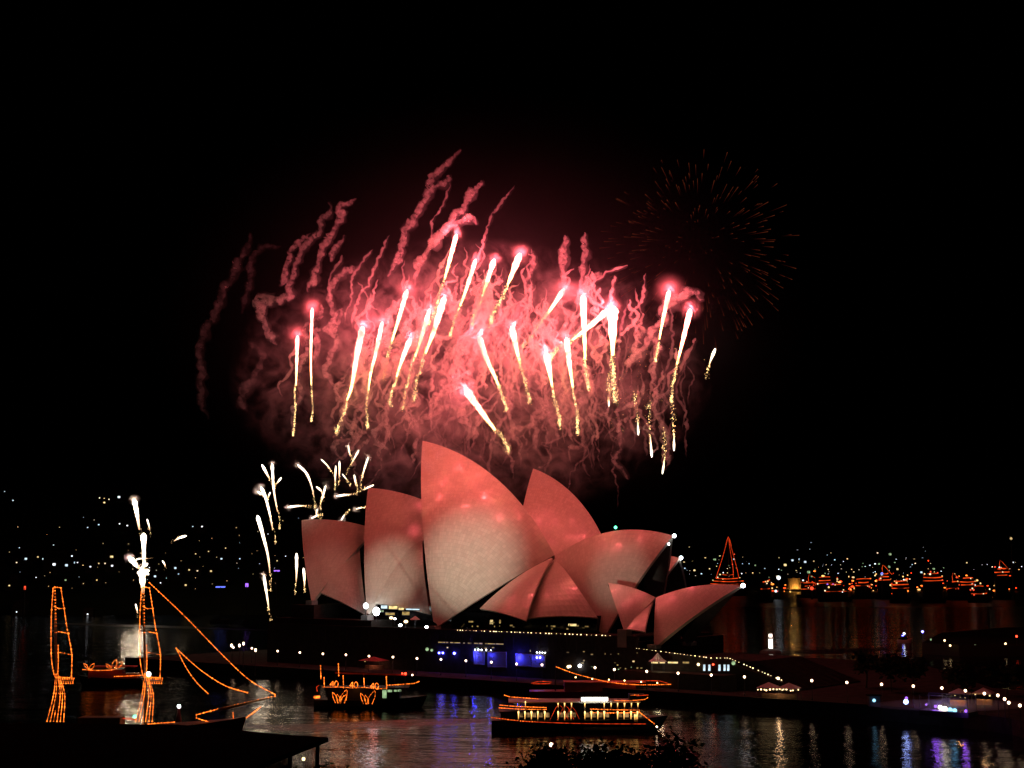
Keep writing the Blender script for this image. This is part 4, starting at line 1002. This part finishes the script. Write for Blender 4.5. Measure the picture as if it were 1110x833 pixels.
# tinted floodlit moorings on the near far hillside
for px, py, m, wd, lab in ((239, 636.5, 'far_blue', 10, 'long low barge with a blue light strip under the far hillside'), (267.6, 634.5, 'far_purple', 3, 'small barge with a blazing purple light under the far hillside'), (300, 619, 'far_purple', 6, 'raft with a thin purple light bar beside the white rockets'), (27, 637.5, 'far_red', 1.6, 'small raft with a single red light before the far hillside')):
    Y = waterY(675); q = at(px, py, Y - 6); L = wd * Y / FPX; b = MB()
    b.box(q, (L, .5, .7 if wd > 4 else 2.0), 0); b.tube([Vector((q.x, q.y, -.5)), q], .35, 6, 1); hull(b, q.x - L, q.x + L, q.y, 5, 1.6, 1, .3, 1)
    tag(b.build('light_barge', [M[m], M['hull_dark']], origin=(q.x, q.y, 0)), lab, 'barge')

# ---------------------------------------------------------------- fireworks
def YC(px): return 438 - 62 * max(0, min(1, (px - 300) / 440))     # the launch line follows the roofs
sm, t, v = smoke_mat('bloom_haze', 1, (.95, .8, .85), 0, rate=.8); radial(t, v, .07, 2.2); M['halo'] = sm  # added ball of haze that imitates bloom round each star head
def comet(name, head, tail_pts, r0, label, group, m, spark, seed, nsp=140, spread=1.0, power=None, col=RED, white_end=.55, Y=400, halo=0):
    """head and tail as pixels of the photograph placed at the distance Y"""
    r = random.Random(seed)
    pts = [at(*head, Y)] + [at(x, y, Y + r.uniform(-1, 1)) for x, y in tail_pts]
    path = resample(pts, .8); n = len(path); cut = max(3, int(n * white_end))
    th = thing(name, label, 'firework', pts[0], group)
    core = path[:cut]; rad = []
    for i in range(len(core)):
        t = i / (len(core) - 1); e = min(1, .35 + i * .5)
        rad.append(r0 * e * (1 - .78 * t ** 1.2) * (1 + .18 * r.uniform(-1, 1)))
    b = MB(); b.tube(core, rad, 7); b.build('burning_star', M[m], th)
    if nsp:
        b = MB(); L = len(path)
        for i in range(nsp):
            t = .25 + .85 * r.random() ** .8
            k = min(L - 1, int(t * L)); q = path[k].copy()
            sd = spread * (.25 + .7 * t)
            wob = Vector((noise.noise((k * .12, seed, 0)), 0, 0)) * 1.2 * t
            q += wob + Vector((r.gauss(0, sd * .5), r.gauss(0, sd * .5), r.gauss(0, sd)))
            b.octa(q, r.uniform(.04, .13) * (1.2 - .5 * t), 0, (r.uniform(-.2, .2), r.uniform(-.2, .2), 1), r.uniform(1, 2.4))
        o = b.build('spark_trail', M[spark], th); o['kind'] = 'stuff'
    if power and halo:
        b = MB(); b.ball((0, 0, 0), 1, 0, 14, 10); o = b.build('bloom_haze', M['halo'], th, origin=(0, 0, 0)); o.location = (0, 0, 0); o.scale = (halo,) * 3
    if power: light('star_light', 'POINT', pts[0] + (pts[0] - pts[1]).normalized() * .5, power, col, .9, th)
    return th

red = [((322.5, 364), [(321, 415), (318.5, 470)], .62), ((338.5, 334), [(337, 390), (338.5, 455)], .66), ((495, 254), [(484, 295), (474, 330), (465, 350)], .95),
       ((441.5, 314), [(431, 350), (420, 386), (416, 408)], .85), ((393.5, 354), [(387, 385), (381, 420), (374, 440), (367, 467)], 1.0), ((414.5, 349), [(407, 385), (401, 410), (396, 462)], .8), ((516, 281), [(505, 315), (495, 342), (487, 363)], .8),
       ((536, 281), [(524, 318), (512, 352)], .85), ((564, 275), [(549, 312), (533, 349)], .95), ((445, 367), [(436, 390), (429, 412), (424, 437)], .8), ((466, 335), [(454, 375), (443, 409), (436, 442)], .85), ((482, 322), [(470, 360), (459, 390), (447, 432)], .95),
       ((519, 364), [(528, 390), (538, 412), (549, 443)], .9), ((554.5, 354), [(561, 383), (567, 406), (574, 434)], .85), ((504.5, 422), [(520, 444), (535, 464), (552, 487)], .95), ((612, 313), [(593, 341), (567, 375)], .95), ((632, 320), [(633.5, 365), (635, 400), (638, 420)], .95),
       ((664, 332), [(664, 365), (664.5, 405), (667, 432)], 1.35), ((660, 336), [(634, 358), (598, 386)], 1.0), ((592, 382), [(597, 410), (602, 438), (607, 460)], 1.0), ((614, 366), [(618, 400), (624, 440), (629, 468)], .95), ((725.5, 315), [(717, 355), (711, 390)], .85), ((748.5, 335), [(740, 370), (731, 407), (727, 434)], .9)]
red = [(h, tl, r0 * rnd.uniform(.78, 1.18)) for h, tl, r0 in red]
red.sort(key=lambda e: e[0][0])
depth = {}
for i, (h, tl, r0) in enumerate(red):
    Y = YC(h[0]) + 14 * math.sin(i * 2.1) + rnd.uniform(-6, 6)
    lean = tl[-1][0] - h[0]
    how = 'slanting down steeply' if abs(lean) < 20 else ('slanting widely' if abs(lean) < 45 else 'flying almost sideways')
    comet('rocket_comet', h, tl, r0, 'white hot rocket star %s, %s from the left over the roofs' % (how, ORD[i]), 'white hot rocket stars', 'comet_red', 'spark', 100 + i, int(240 + 120 * r0), .62 * r0, P_RED * r0, RED, rnd.uniform(.45, .74), Y, rnd.choice([3.2, 4.2, 5.5, 6]))
# short lone ones and the ones falling
comet('rocket_comet', (775.5, 378), [(770, 392), (766, 407)], .55, 'short rocket star alone at the far end of the display, beyond all others', 'white hot rocket stars', 'comet_white', 'spark', 150, 40, .6, P_RED * .25, (1, .6, .45), .75, 392)
for j, (h, tl) in enumerate([((692, 472), [(691, 455), (688, 425)]), ((706.5, 496), [(705, 475), (703, 440)]), ((718, 514), [(720, 497), (719, 470)]), ((730.5, 489), [(730.5, 470), (729, 440)]), ((660, 441), [(660, 425), (660, 408)])]):
    comet('falling_ember', h, tl, .34, 'gold ember falling in a thin broken line, %s from the left beside the forecourt sails' % ORD[sorted([692, 706.5, 718, 730.5, 660]).index(h[0])], 'falling gold embers', 'comet_white', 'spark', 160 + j, 60, .9, None, RED, .45, 388)
b = MB()
for _ in range(150):
    x, y = rnd.gauss(690, 26), rnd.uniform(365, 470); b.octa(at(x, y, 390 + rnd.uniform(-8, 8)), rnd.uniform(.06, .17), 0)
tag(b.build('loose_sparks', M['spark_dim']), 'cloud of loose gold sparks drifting down at the forecourt end', 'sparks', kind='stuff')

YW = 505
white = [((284, 504), [(290, 515), (296.5, 528)], .6), ((295, 503), [(296.5, 528), (299, 545), (304, 572)], .55), ((305, 518), [(298, 527)], .5), ((279, 533), [(289, 540)], .6), ((283, 528), [(288, 540), (293, 560), (298, 588)], .6), ((293, 534), [(289.5, 541)], .5), ((279, 559), [(285, 580), (291, 606), (294, 640)], .8), ((286, 624), [(290, 650), (293, 672)], .6), ((321.5, 600), [(321.5, 620), (320.5, 642)], .65), ((329, 616), [(330, 628), (330, 642)], .55),
         ((322.5, 504), [(332, 513), (338, 528), (342, 549)], .55), ((312, 550), [(326, 548.5), (340, 549.5)], .5), ((343, 528), [(348, 532), (352, 539)], .6), ((353, 527), [(350, 538), (347, 550)], .45), ((348, 498), [(355, 505), (362, 515)], .32), ((364, 505), [(363.5, 517), (363, 529)], .4), ((368, 500), [(368, 511), (367, 524)], .42), ((377.5, 484), [(379, 492), (380.5, 500)], .5), ((389, 488), [(383, 499), (376, 512)], .45), ((399, 496), [(394, 512), (390, 528)], .42), ((384, 515), [(385.5, 524), (386, 533)], .5),
         ((405, 526), [(396, 530), (388, 534)], .5), ((365, 538), [(376, 536.5), (386, 536)], .5), ((371, 514), [(375, 519), (380, 525)], .28), ((386, 552), [(392, 550.5), (399, 550)], .3), ((370, 564), [(373, 559), (377.5, 553)], .4), ((338, 562), [(344, 559), (351, 558)], .5), ((344, 552), [(343, 558), (346, 563)], .35)]
white.sort(key=lambda e: e[0][0])
for i, (h, tl, r0) in enumerate(white):
    lng = math.dist(h, tl[-1])
    how = 'long' if lng > 45 else ('short' if lng < 18 else 'medium long')
    comet('mine_comet', h, tl, r0 * .9, '%s white burning star at the harbour end of the roofs, %s from the left' % (how, ORD[i]), 'white stars at the harbour end', 'comet_white', 'spark', 200 + i, int(14 + lng), .4, P_WHITE * r0 if i % 2 == 0 else None, (1, .8, .55), .8, YW + 6 * math.sin(i * 1.7), 2.2 if i % 2 == 0 else 0)
YV = 820
mast_fx = [((145.7, 542), [(149, 560), (152, 581)], 1.5, 'tall white streak leaning above the burst behind the tall ship'), ((155.7, 578), [(156, 600), (156, 626)], 1.7, 'upright white streak rising from the burst behind the tall ship'), ((141, 605), [(147, 612), (153, 619)], 2.0, 'thick white streak angled into the burst behind the tall ship'), ((159.5, 563), [(161.5, 570), (163, 579)], .5, 'thin faint orange streak above the burst behind the tall ship'),
           ((202, 581), [(194, 583.5), (186, 588.5)], .75, 'orange streak flying sideways away from the burst behind the tall ship'), ((176, 608), [(178, 611), (180, 616)], .6, 'short orange streak low beside the burst behind the tall ship'), ((147, 655), [(148.5, 661), (149.5, 668)], .6, 'short white streak below the burst beside the ship mast'), ((154, 617), [(154.5, 628), (155.5, 650)], 2.4, 'blazing white burst centre right behind the tall ship mast top'), ((147, 608), [(150, 606), (164, 605.5)], .4, 'thin level orange streak across the burst behind the tall ship')]
for i, (h, tl, r0, lab) in enumerate(mast_fx):
    comet('mine_comet', h, tl, r0, lab, 'white stars behind the tall ship', 'comet_white', 'spark', 260 + i, 60 if i in (1, 7) else 14, 1.0, P_WHITE * 2 * r0 if i in (0, 2, 7) else None, (1, .75, .5), .85, YV, 4 if i in (0, 2, 7) else 0)

for j, (dx, dy) in enumerate(((-7, -3), (6, -6), (8, 2), (-5, 5), (3, -9), (7, 6))):
    comet('mine_comet', (154 + dx, 617 + dy), [(154 + dx * .5, 617 + dy * .5), (154, 617)], 1.1, 'short white spike bursting outward behind the tall ship mast top, %s of six' % ORD[j], 'spikes of the burst behind the tall ship', 'comet_white', 'spark', 290 + j, 8, 1.0, None, RED, .95, YV)

# the faint red chrysanthemum burst
bc = at(757, 270, 470); RB = (at(868, 270, 470) - bc).length
BU = thing('shell_burst', 'faint round red shell burst fading in the dark beside the rockets', 'firework', bc)
n = 300; rest = MB(); made = 0
for i in range(n):
    zz = 1 - 2 * (i + .5) / n; a = i * 2.39996; rr = math.sqrt(1 - zz * zz)
    d = Vector((rr * math.cos(a), zz, rr * math.sin(a))); d = (d + Vector((rnd.gauss(0, .1), rnd.gauss(0, .1), rnd.gauss(0, .1)))).normalized()
    q = bc + d * RB * rnd.uniform(.5, 1.0) ** .6 + Vector((0, 0, -1.0)); l = rnd.uniform(1.5, 6.5)
    tl = q - d * l + Vector((0, 0, l * .12)); rad = [rnd.uniform(.06, .14), rnd.uniform(.05, .11), .02]
    if made < 100 and d.y < .25: b = MB(); b.tube([q, q.lerp(tl, .4), tl], rad, 5); b.build('ember', M['ember'], BU, origin=q); made += 1
    else: rest.tube([q, q.lerp(tl, .4), tl], rad, 5)
o = rest.build('ember_cloud', M['ember'], BU); o['kind'] = 'stuff'

# ---------------------------------------------------------------- smoke
M['smoke'] = smoke_mat('smoke_trail', .4, noisy=.75, rate=.12)[0]
M['smoke_thin'] = smoke_mat('smoke_thin', .9)[0]
M['smoke_faint'] = smoke_mat('smoke_faint', .010)[0]
M['smoke_drift'] = smoke_mat('smoke_drift', .035)[0]
M['smoke_old'] = smoke_mat('smoke_old', .045, noisy=.5, rate=.2)[0]
def lumps(q): return .5 * noise.noise(q * .5) + 1.0 * (abs(noise.noise(q * 1.0)) - .2) + .7 * (abs(noise.noise(q * 2.1)) - .2)
def wisp(b, pts, r, seed, amp=1.0, taper=True, step=.4, ns=12, drift=None):
    c = resample(pts, step); n = len(c); out = []
    for i, p in enumerate(c):
        t = i * step
        w1 = Vector((noise.noise((t * .09, seed, 0)), noise.noise((t * .09, seed, 7)), noise.noise((t * .09, seed, 3)))) * 2.2 * amp
        w2 = Vector((noise.noise((t * .33, seed, 20)), noise.noise((t * .33, seed, 27)), noise.noise((t * .33, seed, 23)))) * 1.0 * amp
        w3 = Vector((noise.noise((t * .8, seed, 40)), noise.noise((t * .8, seed, 47)), noise.noise((t * .8, seed, 43)))) * .75 * min(1, r + .3)
        out.append(p + w1 + w2 + w3)
    rad = []
    for i in range(n):
        t = i / (n - 1); e = (.3 + .7 * min(1, (1 - t) * 6)) * (.2 + .8 * min(1, t * 8)) if taper else 1
        rad.append(r * .78 * e * (1 + .75 * noise.noise((i * step * .45, seed, 50))))
    b.tube(out, rad, ns, lump=lumps)
    if drift is not None:
        m = out[::3]; k = [q * (1.35 + .8 * noise.noise((i * .5, seed, 61))) + .25 for i, q in enumerate(rad[::3])]
        drift.tube([p + Vector((.25 * q, 0, -.1 * q)) for p, q in zip(m, k)], k, 9, lump=lumps)
wisps = [
 ([(420, 300), (428, 282), (436, 268), (441, 252), (450, 234), (460, 214), (466, 200), (470, 189), (486, 175), (501, 166)], 1.25, 'tallest lumpy smoke trail, reaching highest above all the rockets', 'smoke'),
 ([(460, 212), (470, 203), (478, 200), (487, 194)], 1.0, 'short side puff of smoke branching off the tallest smoke trail', 'smoke'),
 ([(450, 310), (456, 289), (466, 270), (482, 247), (492, 231), (508, 213), (526, 200)], 1.35, 'thick smoke trail curling to a hook beside the tallest trail', 'smoke'),
 ([(482, 249), (492, 243), (501, 239), (511, 237), (519, 243)], 1.1, 'smoke hook bending over just above the highest rocket star', 'smoke'),
 ([(515, 285), (519, 273), (529, 247), (537, 228), (548, 213), (558, 203)], .45, 'thin smoke thread rising straight right of the highest rocket star', 'smoke_thin'),
 ([(464, 266), (469, 240), (477, 221), (487, 197)], .4, 'thin straight smoke thread between the two tallest smoke trails', 'smoke_thin'),
 ([(336, 318), (343, 296), (349, 276), (359, 253), (370, 234), (368, 224), (386, 213)], 1.2, 'smoke trail with a sharp bend at its top, tall over the harbour end', 'smoke'),
 ([(310, 317), (320, 292), (326, 273), (346, 253), (347, 236), (358, 230), (357, 218)], 1.1, 'zigzag smoke trail next to the bent tall one over the harbour end', 'smoke'),
 ([(304, 312), (312, 292), (313, 273), (322, 262), (339, 252)], 1.1, 'shorter smoke trail leaning over the harbour end', 'smoke'),
 ([(226, 452), (216, 429), (216, 406), (219, 380), (223, 357), (232, 341), (249, 309), (258, 286), (265, 270), (270, 253)], 1.35, 'oldest faint red smoke trail, farthest out over the water', 'smoke_old'),
 ([(262, 340), (270, 309), (274, 286), (281, 270), (305, 266)], 1.1, 'faint red smoke trail with a flat top beside the farthest one', 'smoke_old'),
 ([(300, 372), (287, 351), (281, 325), (296, 326), (313, 322), (312, 300)], 1.6, 'broad rolling red smoke curl at the harbour end of the cloud', 'smoke'),
 ([(265, 447), (265, 422), (281, 390), (278, 378), (268, 367)], 1.3, 'dim red smoke column low at the harbour end of the cloud', 'smoke_old'),
 ([(357, 360), (358, 345), (359, 318), (369, 299), (391, 289)], 1.1, 'smoke trail with a bent top left of the thickest cloud', 'smoke'),
 ([(357, 325), (360, 300), (370, 275)], .5, 'thin smoke thread crossing behind the bent topped trail', 'smoke_thin'),
 ([(375, 350), (378, 335), (382, 322), (386, 292), (403, 271)], .5, 'thin wavy smoke thread, first of two side by side', 'smoke_thin'),
 ([(383, 356), (385, 335), (395, 309), (404, 288)], .5, 'thin wavy smoke thread, second of two side by side', 'smoke_thin'),
 ([(403, 304), (411, 279), (422, 255)], .5, 'thin straight smoke thread left of the tallest smoke trail', 'smoke_thin'),
 ([(357, 282), (362, 270), (377, 253)], .9, 'stub of smoke beneath the sharp bend over the harbour end', 'smoke'),
 ([(606, 312), (606, 292), (609, 270), (612, 257)], 1.1, 'upright lumpy smoke column above the middle rockets, first of a pair', 'smoke'),
 ([(628, 316), (632, 282), (634, 254)], 1.1, 'upright lumpy smoke column above the middle rockets, taller of a pair', 'smoke'),
 ([(630, 330), (634, 308), (650, 292)], 1.3, 'puffy smoke knot at the top of the middle rockets', 'smoke'),
 ([(640, 312), (656, 297), (679, 287)], .5, 'thin smoke thread pointing sideways towards the faint red burst', 'smoke_thin'),
 ([(663, 330), (662, 316), (666, 298)], .55, 'thin smoke thread straight above the thickest rocket star', 'smoke_thin'),
 ([(690, 388), (692, 360), (682, 344), (685, 338), (695, 322), (698, 295)], .55, 'thin zigzag smoke thread alone under the faint red burst', 'smoke_thin'),
 ([(680, 402), (698, 380), (702, 361), (713, 348), (715, 335), (731, 320), (747, 317), (760, 328)], 1.2, 'smoke arch curling over between the two outermost rocket stars', 'smoke'),
 ([(737, 405), (747, 383), (755, 366)], .6, 'thin crooked smoke thread under the outermost tall rocket star', 'smoke_thin'),
 ([(569, 340), (572, 318), (570, 306), (582, 284), (575, 270)], 1.0, 'curling smoke trail between the middle and the highest rockets', 'smoke'),
]
for i, (pp, r, lab, m_) in enumerate(wisps):
    Y = YC(pp[0][0]) - 4 + 16 * math.sin(i * 1.9)
    b = MB(); pts = [at(x, y, Y + 3 * math.sin(j * 1.3 + i)) for j, (x, y) in enumerate(pp)]
    dr = MB(); wisp(b, pts, r * .88, i * 3.7 + 1, .8 if r > .7 else .5, drift=dr)
    o = b.build('smoke_trail', M[m_], origin=pts[0]); tag(o, lab, 'smoke trail', 'smoke trails over the roofs'); dr.build('drift', M['smoke_faint' if m_ == 'smoke_old' else 'smoke_drift'], o)
# the tangle of trails in the middle: nobody could count them
b = MB(); dr = MB()
for i in range(105):
    x = rnd.triangular(300, 735, 500 if i % 3 else 600); y1 = 300 + rnd.uniform(0, 120) + abs(x - 520) * .18; ln = rnd.uniform(35, 110)
    lean = rnd.gauss(14 if x < 560 else -2, 12); Y = YC(x) + rnd.uniform(-20, 24)
    pp = []
    for j in range(6):
        t = j / 5; pp.append(at(x - lean * (1 - t) + rnd.gauss(0, 7), y1 + ln * (1 - t), Y + rnd.uniform(-3, 3)))
    r = rnd.choice([.45, .5, .6, .8, 1.0, 1.2, 1.6]); r = r * .6 if y1 + ln > 425 or x > 680 else r; wisp(b, pp, r, 200 + i * 1.7, 1.3, step=.5, ns=10, drift=dr if i % 2 else None)
tag(b.build('smoke_tangle', smoke_mat('smoke_tangle', .46, noisy=.75, rate=.05)[0]), 'dense tangle of pink smoke trails under the rocket stars', 'smoke', kind='stuff')
tag(dr.build('smoke_drift', M['smoke_drift']), 'soft pink smoke drifting off the tangled trails', 'smoke', kind='stuff')
# crisp thin corkscrew trails among them
b = MB()
for i in range(120):
    x = rnd.triangular(310, 740, 500 if i % 2 else 610); y1 = 262 + rnd.uniform(0, 150) + abs(x - 520) * .2; ln = rnd.uniform(25, 80)
    lean = rnd.gauss(12 if x < 560 else 2, 14); Y = YC(x) + rnd.uniform(-22, 12)
    wisp(b, [at(x - lean * (1 - j / 5) + rnd.gauss(0, 3.5), y1 + ln * (1 - j / 5), Y + rnd.uniform(-2, 2)) for j in range(6)], rnd.uniform(.32, .62), 800 + i * 2.3, .9, step=.45, ns=7)
tag(b.build('smoke_corkscrews', smoke_mat('smoke_corkscrew', 1.0)[0]), 'crisp thin corkscrew smoke trails between the rocket stars', 'smoke', kind='stuff')
# thinner threads hanging below
b = MB()
for i in range(70):
    x = rnd.uniform(470, 745); y0 = rnd.uniform(430, 520); ln = rnd.uniform(40, 110); Y = YC(x) + rnd.uniform(-14, 20)
    wisp(b, [at(x + rnd.gauss(0, 4), y0 - ln * j / 4, Y) for j in range(5)], rnd.uniform(.18, .5), 500 + i, .6, ns=7)
tag(b.build('smoke_threads', smoke_mat('smoke_thread', .3)[0]), 'faint smoke threads hanging down behind the roof tips', 'smoke', kind='stuff')
# the billowing cloud among them
sm, t, v = smoke_mat('smoke_cloud', 1.0, (.82, .86, 1.0), .1, rate=.13)
tc = t.nodes.new('ShaderNodeTexCoord'); n1 = t.nodes.new('ShaderNodeTexNoise'); n1.inputs['Scale'].default_value = .14; n1.inputs['Detail'].default_value = 5; n1.inputs['Roughness'].default_value = .62; n1.inputs['Distortion'].default_value = 1.2
t.links.new(tc.outputs['Object'], n1.inputs['Vector'])
mr = t.nodes.new('ShaderNodeMapRange'); mr.inputs['From Min'].default_value = .52; mr.inputs['From Max'].default_value = .63; mr.inputs['To Min'].default_value = .0006; mr.inputs['To Max'].default_value = .048
t.links.new(n1.outputs['Fac'], mr.inputs['Value'])
# fade towards the rim of the ellipsoid
mp = t.nodes.new('ShaderNodeMapping'); ln_ = t.nodes.new('ShaderNodeVectorMath'); ln_.operation = 'LENGTH'
cl = at(510, 410, 410); rx, ry, rz = 70, 34, 41
mp.inputs['Scale'].default_value = (1 / rx, 1 / ry, 1 / rz)
t.links.new(tc.outputs['Object'], mp.inputs['Vector']); t.links.new(mp.outputs[0], ln_.inputs[0])
m2 = t.nodes.new('ShaderNodeMapRange'); m2.inputs['From Min'].default_value = 1.0; m2.inputs['From Max'].default_value = .55; t.links.new(ln_.outputs['Value'], m2.inputs['Value'])
mu = t.nodes.new('ShaderNodeMath'); mu.operation = 'MULTIPLY'; t.links.new(mr.outputs[0], mu.inputs[0]); t.links.new(m2.outputs[0], mu.inputs[1]); t.links.new(mu.outputs[0], v.inputs['Density'])
b = MB(); b.ball(cl, 1, 0, 28, 16, (rx, ry, rz))
tag(b.build('smoke_cloud', sm, origin=cl), 'billowing pink smoke cloud hanging over the opera house roofs', 'smoke', kind='stuff')

# thin veil of drifting smoke round the whole display: it carries the red glow
sm, t, v = smoke_mat('smoke_veil', 1, rate=.6); radial(t, v, .0010, 1.6)
b = MB(); b.ball((0, 0, 0), 1, 0, 24, 14)
o = b.build('smoke_veil', sm); o.location = at(520, 350, 405); o.scale = (100, 60, 70)
tag(o, 'thin veil of smoke glowing dark red round the rocket stars', 'smoke', kind='stuff')
